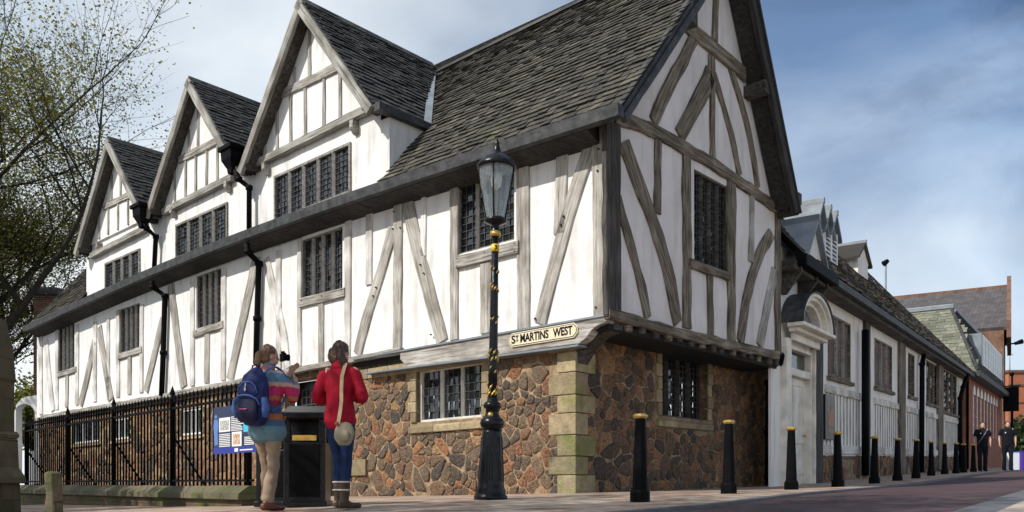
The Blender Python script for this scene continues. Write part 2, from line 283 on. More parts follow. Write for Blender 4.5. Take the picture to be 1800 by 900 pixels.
class Plane:
    def __init__(s,P,d,k,side):
        s.P=Vector((P[0],P[1],0)); s.d=Vector((d[0],d[1],0)).normalized(); s.k=k
        s.n=Vector((-s.d.y,s.d.x,0))*side
    def w(s,u,v,off=0): return s.P+s.d*u+s.n*off+Vector((0,0,v-s.k*u))
    def uv(s,x,y,off=0):
        rx=(x-900)/F; t=(s.P.dot(s.n)+off)/(rx*s.n.x+s.n.y)
        p=Vector((rx*t,t,0)); u=(p-s.P).dot(s.d)
        return u,(HY-y)/F*t+s.k*u
    def mtx(s,u,v,off=0,ang=0,flip=1):   # local x along the plane, y up, z outward
        X=s.d*flip; X=Vector((X.x,X.y,-s.k*flip)).normalized(); Z=s.n; Y=Z.cross(X)
        if Y.z<0: Y=-Y
        m=Matrix((X,Y,Z)).transposed().to_4x4(); m=Matrix.Translation(s.w(u,v,off))@m
        return m@Matrix.Rotation(ang,4,'Z')
PL=Plane((1.489,12.9),(-1669,1490),.0125,1)
PR=Plane((1.489,12.9),(1326,1490),0,-1)
PW=Plane((5.8,18.0),(1026,1490),-.025,-1)
def px(x,y,d): return Vector(((x-900)/F*d,d,(HY-y)/F*d))
def timber(P,pts,wpx,mat,parent,name,off=0,th=.05,w=None,jit=.006,pixels=True):
    """one squared timber lying in plane P, following the points pts; wpx: width in picture units or w in metres"""
    if pixels:
        q=[P.uv(p[0],p[1],off+th) for p in pts]
        if w is None:
            a,b=q[0],q[-1]; mx_,my_=(pts[0][0]+pts[-1][0])/2,(pts[0][1]+pts[-1][1])/2
            L=math.hypot(b[0]-a[0],b[1]-a[1]); sn=abs(b[1]-a[1])/L; cs=abs(b[0]-a[0])/L
            if sn>.6: w=abs(P.uv(mx_+wpx/2,my_,off)[0]-P.uv(mx_-wpx/2,my_,off)[0])*sn
            else: w=abs(P.uv(mx_,my_-wpx/2,off)[1]-P.uv(mx_,my_+wpx/2,off)[1])*cs
    else: q=pts
    A=P.w(q[0][0],q[0][1],off); B=P.w(q[-1][0],q[-1][1],off)
    X=(B-A).normalized(); Z=P.n; Y=Z.cross(X).normalized(); Z=X.cross(Y)
    mt=Matrix((X,Y,Z)).transposed().to_4x4(); mt=Matrix.Translation(A)@mt; inv=mt.inverted()
    loc=[inv@P.w(a,b,off) for a,b in q]
    # resample
    S=[]; 
    for i in range(len(loc)-1):
        n=max(2,int((loc[i+1]-loc[i]).length/.22))
        for k in range(n): S.append(loc[i].lerp(loc[i+1],k/n))
    S.append(loc[-1])
    if len(loc)>2:
        for _ in range(3): S=[S[0]]+[(S[i-1]+S[i]*2+S[i+1])/4 for i in range(1,len(S)-1)]+[S[-1]]
    vs=[];fs=[];n=len(S); sd=random.random()*100
    for i,p in enumerate(S):
        t=(S[min(i+1,n-1)]-S[max(i-1,0)]).normalized(); nn_=Vector((-t.y,t.x,0))
        if i in(0,n-1): nn_=Vector((0,1,0)) if abs(nn_.y)>.7 else nn_
        h1=w/2+jit*1.6*noise.noise(Vector((p.x*2.3,sd,0)))*2; h2=w/2+jit*1.6*noise.noise(Vector((p.x*2.3,sd+9,0)))*2
        c=min(.012,w*.12)
        for (yy,zz) in ((-h2,-.02),(-h2,th-c),(-h2+c,th),(h1-c,th),(h1,th-c),(h1,-.02)): vs.append(p+nn_*yy+Vector((0,0,zz)))
    for i in range(n-1):
        for k in range(5): fs.append((i*6+k,i*6+k+1,(i+1)*6+k+1,(i+1)*6+k))
    fs+=[(0,5,4,3,2,1),tuple((n-1)*6+k for k in range(6))]
    mb=MB(); mb.add(vs,fs); 
    mb.f=[f[::-1] for f in mb.f]
    return mb.build(name,mat,parent,mt)
def holes_wall(mb,P,u0,u1,v0,v1,holes,off,reveal=.12):
    us=sorted(set([u0,u1]+[h[i] for h in holes for i in(0,1)])); vs=sorted(set([v0,v1]+[h[i] for h in holes for i in(2,3)]))
    us=[u for u in us if u0<=u<=u1]; vs=[v for v in vs if v0<=v<=v1]
    def inh(u,v): return any(h[0]<u<h[1] and h[2]<v<h[3] for h in holes)
    for i in range(len(us)-1):
        for j in range(len(vs)-1):
            a,b,c,d=us[i],us[i+1],vs[j],vs[j+1]
            if not inh((a+b)/2,(c+d)/2): mb.add([P.w(a,c,off),P.w(b,c,off),P.w(b,d,off),P.w(a,d,off)],[(0,1,2,3)])
    for h in holes:
        a,b,c,d=h[:4]; f=off-reveal
        mb.add([P.w(a,c,off),P.w(b,c,off),P.w(b,c,f),P.w(a,c,f)],[(0,1,2,3)]); mb.add([P.w(a,d,off),P.w(b,d,off),P.w(b,d,f),P.w(a,d,f)],[(0,1,2,3)])
        mb.add([P.w(a,c,off),P.w(a,d,off),P.w(a,d,f),P.w(a,c,f)],[(0,1,2,3)]); mb.add([P.w(b,c,off),P.w(b,d,off),P.w(b,d,f),P.w(b,c,f)],[(0,1,2,3)])
def window(P,u0,u1,v0,v1,off,nl,parent,gx=2,gy=8,rec=.1,fr=.05,mw=.075,fmat='wood_frame',label=None,lean=0):
    """leaded window: frame > mullion, glass, leading"""
    if u0>u1: u0,u1=u1,u0
    mb=MB(); o0,o1=off-rec,off-rec+.09
    mb.pbox(P,u0,u1,v0,v0+fr,o0,o1); mb.pbox(P,u0,u1,v1-fr,v1,o0,o1)
    mb.pbox(P,u0,u0+fr,v0+fr,v1-fr,o0,o1); mb.pbox(P,u1-fr,u1,v0+fr,v1-fr,o0,o1)
    f=mb.build('window',fmat,parent,None,.006)
    if label: f['label']=label
    g=MB(); 
    lw=(u1-u0-2*fr)/nl
    for i in range(nl):   # every light is set at its own slight angle, as old glass is
        a=u0+fr+i*lw; cw2=lw/(gx+1); ch2=(v1-v0-2*fr)/(gy+1)
        for p_ in range(gx+1):
            for q_ in range(gy+1):
                x0=a+p_*cw2; z0=v0+fr+q_*ch2; t1,t2=random.gauss(0,.035),random.gauss(0,.05)
                g.add([P.w(x0,z0,o0+.02-t1*cw2-t2*ch2),P.w(x0+cw2,z0,o0+.02+t1*cw2-t2*ch2),P.w(x0+cw2,z0+ch2,o0+.02+t1*cw2+t2*ch2),P.w(x0,z0+ch2,o0+.02-t1*cw2+t2*ch2)],[(0,1,2,3)])
    g.build('glass','glass',f)
    for i in range(1,nl):
        mm=MB(); c=u0+fr+i*lw; h=mw/2
        a=[P.w(c-h,v0+fr,o0),P.w(c,v0+fr,o1-.01),P.w(c+h,v0+fr,o0)]; b=[P.w(c-h,v1-fr,o0),P.w(c,v1-fr,o1-.01),P.w(c+h,v1-fr,o0)]
        a=[P.w(c-h,v0+fr,o0),P.w(c-h,v0+fr,o0+.05),P.w(c,v0+fr,o1+.02),P.w(c+h,v0+fr,o0+.05),P.w(c+h,v0+fr,o0)]
        b=[p+(P.w(c,v1-fr,0)-P.w(c,v0+fr,0)) for p in a]
        mm.add(a+b,[(0,1,2,3,4),(9,8,7,6,5)]+[(k,(k+1)%5,5+(k+1)%5,5+k) for k in range(5)]); mm.build('mullion','mull' if fmat=='wood_frame' else fmat,f)
    ld=MB(); s=.0045
    for i in range(nl):
        a=u0+fr+i*lw; 
        for k in range(1,gx+1):
            c=a+lw*k/(gx+1); ld.pbox(P,c-s,c+s,v0+fr,v1-fr,o0+.028,o0+.04)
    for k in range(1,gy+1):
        c=v0+fr+(v1-v0-2*fr)*k/(gy+1); ld.pbox(P,u0+fr,u1-fr,c-s,c+s,o0+.03,o0+.043)
    ld.build('leading','came',f)
    return f
# rubble masonry: convex cells around jittered sites, each a rounded stone
def rubble(P,u0,u1,v0fn,v1,off,size,excl,parent,name,mat,relief=.02,aspect=1.3):
    mb=MB(); sites={}; cw,ch=size*aspect,size
    nx=int((u1-u0)/cw)+3; ny=int(3.6/ch)+3; vb=v1-3.5
    for i in range(-1,nx):
        for j in range(-1,ny):
            if noise.noise(Vector((i*.3,j*.3,size*90)))*1.5+random.random()<(.42 if (vb+j*ch)>v1-1.25 else .24): continue
            sites[(i,j)]=(u0+(i+.5+(.5 if j%2 else 0)+random.uniform(-.42,.42))*cw, vb+(j+.5+random.uniform(-.42,.42))*ch)
    for (i,j),(x,y) in sites.items():
        if not(u0-.1<x<u1+.1 and v0fn(x)-.05<y<v1+.05): continue
        
        if any(a<x<b and c<y<d for a,b,c,d in excl): continue
        poly=[(x-1.7*cw,y-1.7*ch),(x+1.7*cw,y-1.7*ch),(x+1.7*cw,y+1.7*ch),(x-1.7*cw,y+1.7*ch)]
        def clip(poly,mx,my,nx_,ny_):
            o=[]
            for k in range(len(poly)):
                a=poly[k]; b=poly[(k+1)%len(poly)]; da=(a[0]-mx)*nx_+(a[1]-my)*ny_; db=(b[0]-mx)*nx_+(b[1]-my)*ny_
                if da<=0: o.append(a)
                if da*db<0: t=da/(da-db); o.append((a[0]+(b[0]-a[0])*t,a[1]+(b[1]-a[1])*t))
            return o
        for di in range(-3,4):
            for dj in range(-3,4):
                s=sites.get((i+di,j+dj))
                if not s or (di==0 and dj==0): continue
                dx,dy=s[0]-x,s[1]-y; L=math.hypot(dx,dy)
                if L<.02: continue
                g=(.006+.008*abs(noise.noise(Vector(((x+s[0])*1.3,(y+s[1])*1.3,3.3)))))/ L
                poly=clip(poly,x+dx*(.5-g),y+dy*(.5-g),dx,dy)
                if len(poly)<3: break
            if len(poly)<3: break
        if len(poly)<3: continue
        poly=clip(poly,u1,0,1,0); poly=clip(poly,u0,0,-1,0) if poly else []; poly=clip(poly,0,v1,0,1) if poly else []
        for a,b,c,d in excl:
            if len(poly)<3: break
            if a-.3<x<b+.3 and c-.3<y<d+.3:
                if x<=a: poly=clip(poly,a,0,1,0)
                elif x>=b: poly=clip(poly,b,0,-1,0)
                elif y<=c: poly=clip(poly,0,c,0,1)
                elif y>=d: poly=clip(poly,0,d,0,-1)
        if len(poly)<3: continue
        # round the corners
        q=[]
        for k in range(len(poly)):
            a=poly[k-1]; b=poly[k]; c=poly[(k+1)%len(poly)]
            la=math.hypot(b[0]-a[0],b[1]-a[1]); lc=math.hypot(c[0]-b[0],c[1]-b[1])
            if la<.004: continue
            q.append((b[0]+(a[0]-b[0])*.13,b[1]+(a[1]-b[1])*.13)); q.append((b[0]+(c[0]-b[0])*.13,b[1]+(c[1]-b[1])*.13))
        q2=[]
        for k in range(len(q)):
            a=q[k]; b=q[(k+1)%len(q)]; q2.append(a)
            if math.hypot(b[0]-a[0],b[1]-a[1])>.05:
                for f_ in(.33,.67): q2.append((a[0]+(b[0]-a[0])*f_,a[1]+(b[1]-a[1])*f_))
        q=[(a+.011*noise.noise(Vector((a*17,b*17,i+j*3.3))),b+.011*noise.noise(Vector((a*17,b*17,i*2.1+j+50)))) for a,b in q2]
        n=len(q)
        if n<3: continue
        cx=sum(p[0] for p in q)/n; cy=sum(p[1] for p in q)/n
        rl=relief*random.uniform(.6,1.2); tx,ty=random.uniform(-.12,.12),random.uniform(-.12,.12)
        vs=[]
        for sc,h in ((1,-.02),(.985,rl*.35),(.92,rl*.85),(.6,rl*1.05)):
            for p in q:
                dx,dy=(p[0]-cx)*sc,(p[1]-cy)*sc; jz=(noise.noise(Vector((p[0]*9,p[1]*9,h*30)))*.012 if h>0 else 0)
                vs.append(P.w(cx+dx,cy+dy,off+h+jz+(dx*tx+dy*ty if h>0 else 0)))
        vs.append(P.w(cx,cy,off+rl*1.1))
        fs=[(r*n+k,r*n+(k+1)%n,(r+1)*n+(k+1)%n,(r+1)*n+k) for r in range(3) for k in range(n)]+[(3*n+k,3*n+(k+1)%n,4*n) for k in range(n)]
        mb.add(vs,fs,random.random()**1.1,True)
    return mb.build(name,mat,parent)
def slates(fn,a0,a1,B,inside,e=.15,wd=(.16,.3),mb=None,th=.016,seed=1):
    """courses of slates; fn(a,b,h): a along the eaves, b up the slope, h off the slope"""
    mb=mb or MB(); rnd=random.Random(seed); b=0; row=0
    while b<B:
        ee=e*(1.25-.5*b/B)*rnd.uniform(.95,1.05); a=a0-rnd.uniform(0,.2)
        while a<a1:
            wv=rnd.uniform(*wd); c=a+wv; am=(a+c)/2
            if c>a0 and a<a1 and inside(am,b+ee*.5):
                x0=max(a,a0)+.005; x1=min(c,a1)-.005
                if x1-x0>.03:
                    j0,j1=rnd.uniform(-.02,.02),rnd.uniform(-.02,.02); h=.036+rnd.uniform(-.01,.016); t=min(b+ee*1.5,B+.02)
                    mb.add([fn(x0,b+j0,h),fn(x1,b+j1,h),fn(x1,t,.004),fn(x0,t,.004),fn(x0,b+j0,h-th),fn(x1,b+j1,h-th)],
                           [(0,1,2,3),(4,5,1,0),(4,0,3),(1,5,2)],min(1,max(0,rnd.gauss(.5,.23))))
            a=c
        b+=ee; row+=1
    return mb
def text(body,size,mtx,mat,parent,name='lettering',ext=.004,bold=.0,align='CENTER',sx=1.0,fit=None):
    cu=bpy.data.curves.new('t','FONT'); cu.body=body; cu.size=size; cu.extrude=ext; cu.offset=bold; cu.align_x=align; cu.align_y='CENTER'
    ob=bpy.data.objects.new('t',cu); scn.collection.objects.link(ob)
    me=bpy.data.meshes.new_from_object(ob.evaluated_get(bpy.context.evaluated_depsgraph_get()))
    bpy.data.objects.remove(ob); me.materials.clear(); me.materials.append(M[mat])
    if fit:
        xs=[v.co.x for v in me.vertices]; sx=fit/(max(xs)-min(xs)); mid=(max(xs)+min(xs))/2
        for v in me.vertices: v.co.x-=mid
    for v in me.vertices: v.co.x*=sx
    o=bpy.data.objects.new(name,me); link(o,parent,mtx); return o
# ================================================================ GROUND
def sheet(name,xs,ys,mat,dz,fn=None,thick=0):
    mb=MB(); 
    vs=[]; nx,ny=len(xs),len(ys)
    for y in ys:
        for x in xs:
            p=fn(x,y) if fn else (x,y); vs.append((p[0],p[1],G(p[0],p[1])+dz))
    fs=[(j*nx+i,j*nx+i+1,(j+1)*nx+i+1,(j+1)*nx+i) for j in range(ny-1) for i in range(nx-1)]
    mb.add(vs,fs,.5,True); 
    if thick:
        n=len(vs)
        for (e) in ([j*nx for j in range(ny)],[j*nx+nx-1 for j in range(ny)]):
            for a,b in zip(e,e[1:]):
                A,B=vs[a],vs[b]; mb.add([A,B,(B[0],B[1],B[2]-thick),(A[0],A[1],A[2]-thick)],[(0,1,2,3)],.5)
    o=mb.build(name,mat); o['kind']='structure'; return o
def rng(a,b,n): return [a+(b-a)*i/n for i in range(n+1)]
big=[-900,-300,-100,-60]+rng(-40,40,40)+[60,100,300,900]
sheet('ground',big,[-200,-60,-20]+rng(-6,60,40)+[90,150,400,1500,3500],'ground',-.06)
SD2=Vector((.585,.811)).normalized(); SN2=Vector((SD2.y,-SD2.x)); K0=Vector((1.45,9.7))   # line of the bollards
def st(s,t): p=K0+SD2*s+SN2*t; return (p.x,p.y)
sv=rng(-16,60,70)
sheet('pavement',rng(-14,.95,24),sv,'paving',0.0,lambda t,s:st(s,t))
sheet('kerb',[.95,1.1],sv,'kerb',.002,lambda t,s:st(s,t),.08)
sheet('road',rng(1.1,3.45,6),sv,'road',-.03,lambda t,s:st(s,t))
sheet('drain_channel',[3.45,3.75],sv,'kerb',-.024,lambda t,s:st(s,t),.03)
sheet('far_pavement',rng(3.75,16,6),sv,'paving2',-.02,lambda t,s:st(s,t),.03)

# ================================================================ GUILDHALL
gh=thing('timber_framed_hall',PL.w(0,-.1),'white half timbered hall with three dormer gables over a rubble stone ground floor','building')
UE=23.4; WR=3.4; VR=10.0; ZE=5.93
def ve(u): return 5.45+.28*math.sin(PI*min(1,max(0,(u+.45)/23)))
def vmain(u,w): f=(w+.4)/(WR+.4); return ve(u)*(1-f)+VR*f
# --- walls
WIN=[(803,904,300,435,3,'L0'),(530,602,410,519,4,0),(345,389,478,573,4,0),(211,246,538,620,4,0),(102,131,572,653,4,0)]
holesL=[]; 
def rect(P,x0,x1,yt,yb,off=0):
    a=P.uv(x0,yb,off); xm=(x0+x1)/2; b=P.uv(x1,yb,off); u0,u1=sorted((a[0],b[0])); c=P.uv(xm,yt,off); d=P.uv(xm,yb,off)
    return [u0,u1,d[1],c[1]]
for x0,x1,yt,yb,n,_ in WIN:
    r=rect(PL,x0,x1,yt,yb); r[3]=max(r[3],5.15); holesL.append(r)
mb=MB(); holes_wall(mb,PL,0,UE,2.5,5.6,holesL,0,.14); 
mb.build('front_wall','plaster',gh)
HX=(6.34,9.1,5.95,6.98),(11.1,13.68,5.98,6.88),(15.72,17.98,5.8,6.68)
mb=MB(); holes_wall(mb,PL,5.42,19.1,5.4,7.42,HX,0,.12); holes_wall(mb,PL,5.16,5.42,5.4,7.14,[],0); holes_wall(mb,PL,19.1,19.35,5.4,7.04,[],0)
mb.add([PL.w(5.16,5.4,0),PL.w(5.16,7.14,0),PL.w(5.16,7.14,-1.2),PL.w(5.16,5.6,-.2)],[(0,1,2,3)])
mb.add([PL.w(19.35,5.4,0),PL.w(19.35,7.04,0),PL.w(19.35,7.04,-1.2),PL.w(19.35,5.6,-.2)],[(0,1,2,3)])
mb.build('upper_wall','plaster',gh)
mb=MB(); mb.pbox(PL,UE-.02,UE,2.0,5.5,-6,0); mb.add([PL.w(UE,5.4,0),PL.w(UE,9.9,-3.4),PL.w(UE,5.4,-6)],[(0,1,2)]); mb.build('end_wall','plaster',gh)
gw=rect(PR,1220,1280,290,468); gw=[gw[0],gw[1],gw[2]-.02,5.5]
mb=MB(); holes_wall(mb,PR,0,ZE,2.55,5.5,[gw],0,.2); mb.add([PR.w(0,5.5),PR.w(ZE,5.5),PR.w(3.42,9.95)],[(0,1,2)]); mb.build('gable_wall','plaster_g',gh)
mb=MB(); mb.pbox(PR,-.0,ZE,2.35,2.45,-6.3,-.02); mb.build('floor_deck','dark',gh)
mb=MB(); mb.pbox(PR,ZE-.06,ZE,2.5,5.6,-12,-.02); mb.build('back_wall','plaster',gh)
# --- rubble ground floor
wl=rect(PL,733,848,642,738,-.1); dr=rect(PL,500,606,663,888,-.1); dr[2]=-2
gws=[rect(PL,x0,x1,yt,yb,-.1) for x0,x1,yt,yb in((318,356,718,764),(128,176,738,778),(196,228,735,772))]
gv=lambda P,off: (lambda u: (lambda p: G(p.x,p.y)+P.k*u-.12)(P.w(u,0,off)))
JL=[wl[0]-.02,wl[1]+.22,wl[2]-.16,wl[3]]
ex=[tuple([wl[0]-.16,wl[1]+.2,wl[2]-.2,9]),tuple([dr[0]-.02,dr[1]+.02,-3,dr[3]+.02]),(-1,1.02,-3,9)]+[(a-.1,b+.1,c-.1,d+.1) for a,b,c,d in gws]
mb=MB()
holes_wall(mb,PL,.74,UE,-2,2.6,[tuple(wl),tuple(dr)]+[tuple(g) for g in gws],-.1,.28); holes_wall(mb,PR,.08,5.72,-1,2.6,[],-.76)
rw=rect(PR,1162,1243,626,735,-.76); SE=PR.uv(1349,750,-.76)[0]
mb2=MB(); holes_wall(mb2,PR,.08,SE+.05,-1,2.6,[tuple(rw)],-.76,.3); mb.v=mb.v; 
mbL=MB(); holes_wall(mbL,PL,.74,UE,-2,2.6,[tuple(wl),tuple(dr)]+[tuple(g) for g in gws],-.1,.28)
mbL.build('mortar_bed','mortar',gh); mb2.build('mortar_bed','mortar_d',gh)
random.seed(11)
rubble(PL,.9,9.5,gv(PL,-.1),2.56,-.1,.15,ex,gh,'rubble_facing','rubble')
rubble(PL,9.5,UE,gv(PL,-.1),2.5,-.1,.25,ex,gh,'rubble_facing','rubble_r')
exr=[(rw[0]-.2,rw[1]+.2,rw[2]-.22,rw[3]+.0),(-1,.3,-3,9)]
rubble(PR,.2,SE,gv(PR,-.76),2.5,-.76,.15,exr,gh,'rubble_facing','rubble_r')
# quoins at the stone corner
qh=[.30,.33,.36,.29,.35,.34,.3,.4]; v=2.42; 
for i,h in enumerate(qh):
    a=.34 if i%2 else .52; b=.3 if i%2==0 else .5
    mb=MB(); z0=v-h
    c=PL.w(.74,0,-.1); c=Vector((c.x,c.y,0)); dL=PL.d; dR=PR.d; e=.035
    def cp(s,t,z): p=c+dL*s+dR*t; return (p.x,p.y,z-.012)
    s0,t0=-e,-e
    mb.hexa([cp(s0,t0,z0+.006),cp(a,t0,z0+.006),cp(a,b,z0+.006),cp(s0,b,z0+.006),cp(s0,t0,v-.006),cp(a,t0,v-.006),cp(a,b,v-.006),cp(s0,b,v-.006)],random.random()); v=z0
    mb.build('quoin','ashlar_moss' if i>=5 else 'ashlar',gh,None,.012)
# window dressings in sandstone
def dressing(P,r,off,parent,jamb=.2,top=False,sill=.2,lj=True):
    mb=MB(); a,b,c,d=r; n=5; 
    for k in range(n):
        z0=c+(d-c)*k/n; z1=c+(d-c)*(k+1)/n; j=jamb*(1.15 if k%2 else .8)
        mb.pbox(P,b,b+j,z0+.004,z1-.004,off-.25,off+.035)
        if lj: mb.pbox(P,a-j,a,z0+.004,z1-.004,off-.25,off+.035)
    w0,w1=a-(jamb if lj else 0),b+jamb; 
    u=w0; m=3
    for k in range(m):
        x0=w0+(w1-w0)*k/m+.003; x1=w0+(w1-w0)*(k+1)/m-.003
        mb.hexa([P.w(x0,c-sill,off-.1),P.w(x1,c-sill,off-.1),P.w(x1,c-sill,off+.06),P.w(x0,c-sill,off+.06),P.w(x0,c,off-.1),P.w(x1,c,off-.1),P.w(x1,c-.09,off+.06),P.w(x0,c-.09,off+.06)],random.random())
    if top: mb.pbox(P,w0,w1,d,d+.2,off-.2,off+.03)
    return mb.build('window_dressing','ashlar',parent,None,.01)
dressing(PL,wl,-.1,gh); dressing(PR,rw,-.76,gh,.17)
for g in gws: dressing(PL,g,-.1,gh,.12,False,.12)
window(PL,wl[0],wl[1],wl[2],wl[3],-.12,3,gh,3,5,.14,.05,.05,'stoneframe','three light leaded window in the rubble wall')
window(PR,rw[0],rw[1],rw[2],rw[3],-.8,4,gh,2,9,.2,.04,.05,'oak_dark','dark leaded window in the shaded stone gable')
for g in gws: window(PL,g[0],g[1],g[2],g[3],-.12,3,gh,1,3,.1,.05,.07,'whitew')
# band course under the beam, pale plaque block
mb=MB(); 
for k in range(9):
    a=.95+k*.62; mb.pbox(PL,a,a+.61,2.16,2.36,-.2,-.055)
mb.build('sandstone_course','ashlar',gh,None,.01)
pq=rect(PL,612,643,808,836,-.05); mb=MB(); mb.pbox(PL,pq[0],pq[1],pq[2],pq[3],-.2,-.035); o=mb.build('pale_block','ashlar',gh,None,.01)
# entrance
mb=MB(); mb.pbox(PL,dr[0],dr[1],-1.5,dr[3],-.5,-.42); d_=mb.build('door','black',gh); d_['label']='black entrance door with a small lattice window'
lw_=rect(PL,533,566,684,724,-.42); ld=MB()
for k in range(5):
    c=lw_[0]+(lw_[1]-lw_[0])*k/4; ld.pbox(PL,c-.01,c+.01,lw_[2],lw_[3],-.42,-.39)
for k in range(4):
    c=lw_[2]+(lw_[3]-lw_[2])*k/3; ld.pbox(PL,lw_[0],lw_[1],c-.01,c+.01,-.415,-.385)
ld.build('lattice','came',d_)
# --- windows upstairs
for r,(x0,x1,yt,yb,n,_) in zip(holesL,WIN):
    window(PL,*r,0,n,gh,2,9,.11,.03,.05,'wood_frame')
window(PR,*gw,0,4,gh,2,11,.12,.035,.06,'oak_dark')
for i,h in enumerate(HX): window(PL,*h,0,5 if i==0 else 4,gh,3,7,.05,.06,.075,'wood_frame')
# --- timbers, front
T=timber
def tl(name,pts,wd,mat='oak_pale',**k): return T(PL,pts,wd,mat,gh,name,0,k.pop('th',.035),**k)
tl('corner_post',[(1050,226),(1052,558)],20,'oak_pale',th=.05)
tl('brace',[(1043,238),(1005,350),(972,470),(948,568)],25)
tl('stud',[(988,243),(982,410)],21); tl('post',[(917,262),(919,577)],22)
tl('window_sill',[(800,461),(910,434)],22,'oak_beam',th=.07)
tl('stud',[(852,462),(852,585)],18); tl('post',[(797,285),(797,597)],14)
tl('brace',[(714,350),(732,440),(757,530),(776,600)],21); tl('stud',[(744,330),(742,450)],9,'oak_faint')
tl('post',[(698,340),(697,612)],14,'oak_pale',th=.045)
tl('brace',[(690,400),(668,480),(646,545),(627,622)],17); tl('stud',[(648,360),(647,500)],11,'oak_faint')
tl('post',[(611,385),(609,628)],11,'oak_faint')
tl('window_sill',[(525,533),(605,513)],17,'oak_beam',th=.06); tl('stud',[(563,530),(563,637)],9,'oak_pale')
tl('post',[(525,420),(525,643)],7,'oak_faint')
tl('stud',[(488,440),(489,650)],9,'oak_faint'); tl('brace',[(466,455),(482,520),(500,600),(503,648)],12,'oak_faint')
tl('brace',[(449,450),(435,520),(417,600),(403,667)],13,'oak_pale')
tl('post',[(392,470),(391,668)],8,'oak_faint')
tl('window_sill',[(339,587),(391,570)],13,'oak_beam',th=.06); tl('stud',[(363,582),(362,673)],8,'oak_pale'); tl('post',[(337,490),(337,678)],7,'oak_faint')
tl('brace',[(299,500),(306,560),(322,680)],11); tl('brace',[(285,560),(270,625),(255,688)],10,'oak_pale')
tl('stud',[(248,535),(247,690)],6,'oak_faint'); tl('window_sill',[(207,627),(248,614)],11,'oak_beam',th=.06)
tl('stud',[(227,622),(226,693)],6); tl('post',[(206,545),(206,698)],6,'oak_faint')
tl('brace',[(173,575),(183,640),(194,702)],9); tl('brace',[(165,600),(153,660),(140,712)],9,'oak_pale')
tl('stud',[(166,565),(165,706)],6,'oak_faint'); tl('stud',[(189,560),(189,702)],5,'oak_faint')
tl('window_sill',[(100,659),(133,649)],10,'oak_beam',th=.06); tl('stud',[(117,655),(116,716)],5); tl('post',[(135,570),(134,712)],5,'oak_faint'); tl('post',[(99,575),(99,720)],5,'oak_faint')
tl('brace',[(80,600),(85,660),(92,722)],7,'oak_faint'); tl('corner_post',[(70,585),(71,728)],6,'oak_faint')
for x,y in((804,455),(804,468),(905,428),(905,442),(852,443),(990,380),(985,395),(692,372),(690,402),(703,400),(738,465),(744,480),(1052,262),(1050,300),(1047,540),(660,505),(655,520),(530,528),(600,509),(565,520),(757,588),(940,560),(345,583),(385,571)):
    u,v_=PL.uv(x,y,.06); mb=MB(); mb.lathe([(.016,0),(.016,.03),(.01,.034)],PL.w(u,v_,.04),8,axis=PL.n); mb.build('peg','oak_dark',gh)
# jetty rails and the beam that carries the street sign
tl('jetty_rail',[(703,616),(500,654),(280,697),(71,733)],9,'oak_beam',th=.1)
bp=[(703,617),(1066,554),(1066,566),(1050,572),(1040,580),(1030,594),(1018,604),(1006,605),(846,628),(717,646),(703,632)]
q=[PL.uv(x,y,.1) for x,y in bp]; mb=MB(); mb.prism([PL.w(a,b,-.1) for a,b in q],PL.n*.2); mb.build('sign_beam','beam_uv',gh,None,.012)
mb=MB(); a,b=PL.uv(1068,551,.13),PL.uv(620,630,.13); mb.hexa([PL.w(a[0],a[1]-.03,-.02),PL.w(b[0],b[1]-.03,-.02),PL.w(b[0],b[1]-.03,.13),PL.w(a[0],a[1]-.03,.13),PL.w(a[0],a[1]+.04,-.02),PL.w(b[0],b[1]+.04,-.02),PL.w(b[0],b[1],.13),PL.w(a[0],a[1],.13)]); mb.build('lead_flashing','lead',gh)
mb=MB(); a,b=PL.uv(1016,605,.12),PL.uv(640,655,.12); mb.hexa([PL.w(a[0],a[1]-.03,-.1),PL.w(b[0],b[1]-.03,-.1),PL.w(b[0],b[1]-.03,.12),PL.w(a[0],a[1]-.03,.12),PL.w(a[0],a[1],-.1),PL.w(b[0],b[1],-.1),PL.w(b[0],b[1],.12),PL.w(a[0],a[1],.12)]); mb.build('lead_flashing','lead',gh)
# --- timbers, gable
def tr(name,pts,wd,mat='oak',**k): return T(PR,pts,wd,mat,gh,name,0,k.pop('th',.04),jit=.014,**k)
tr('corner_post',[(1079,215),(1080,555)],26,'oak_dark',th=.06)
tr('tie_beam',[(1084,202),(1160,232),(1250,283),(1367,364)],22,'oak',th=.06)
tr('collar_beam',[(1195,30),(1312,130)],26,'oak',th=.06)
tr('bressummer',[(1072,549),(1200,586),(1371,625)],17,'oak',th=.08)
tr('king_post',[(1261,-25),(1258,70)],9); tr('stud',[(1253,98),(1254,278)],8)
tr('brace',[(1222,66),(1205,105),(1172,160),(1150,214)],17); tr('brace',[(1251,130),(1235,172),(1212,205),(1197,240)],20)
tr('brace',[(1256,128),(1275,190),(1293,255),(1302,308)],9); tr('brace',[(1286,118),(1307,185),(1325,262),(1334,330)],9)
tr('brace',[(1097,250),(1130,335),(1162,420),(1181,495),(1193,568)],21); tr('stud',[(1159,240),(1158,375)],10)
tr('brace',[(1087,345),(1103,405),(1125,475),(1141,558)],14)
tr('post',[(1209,270),(1210,577)],14); tr('window_sill',[(1215,462),(1284,487)],15,th=.08); tr('stud',[(1250,480),(1251,590)],10)
tr('post',[(1288,315),(1288,600)],13); tr('stud',[(1324,345),(1322,460)],7,'oak_pale')
tr('brace',[(1358,410),(1334,450),(1318,505),(1309,555),(1303,602)],13); tr('brace',[(1364,475),(1350,540),(1337,608)],11,'oak_pale')
tr('corner_post',[(1369,360),(1369,622)],9)
for x in(1221,1236,1250,1264,1278):
    u=PR.uv(x,380)[0]; 
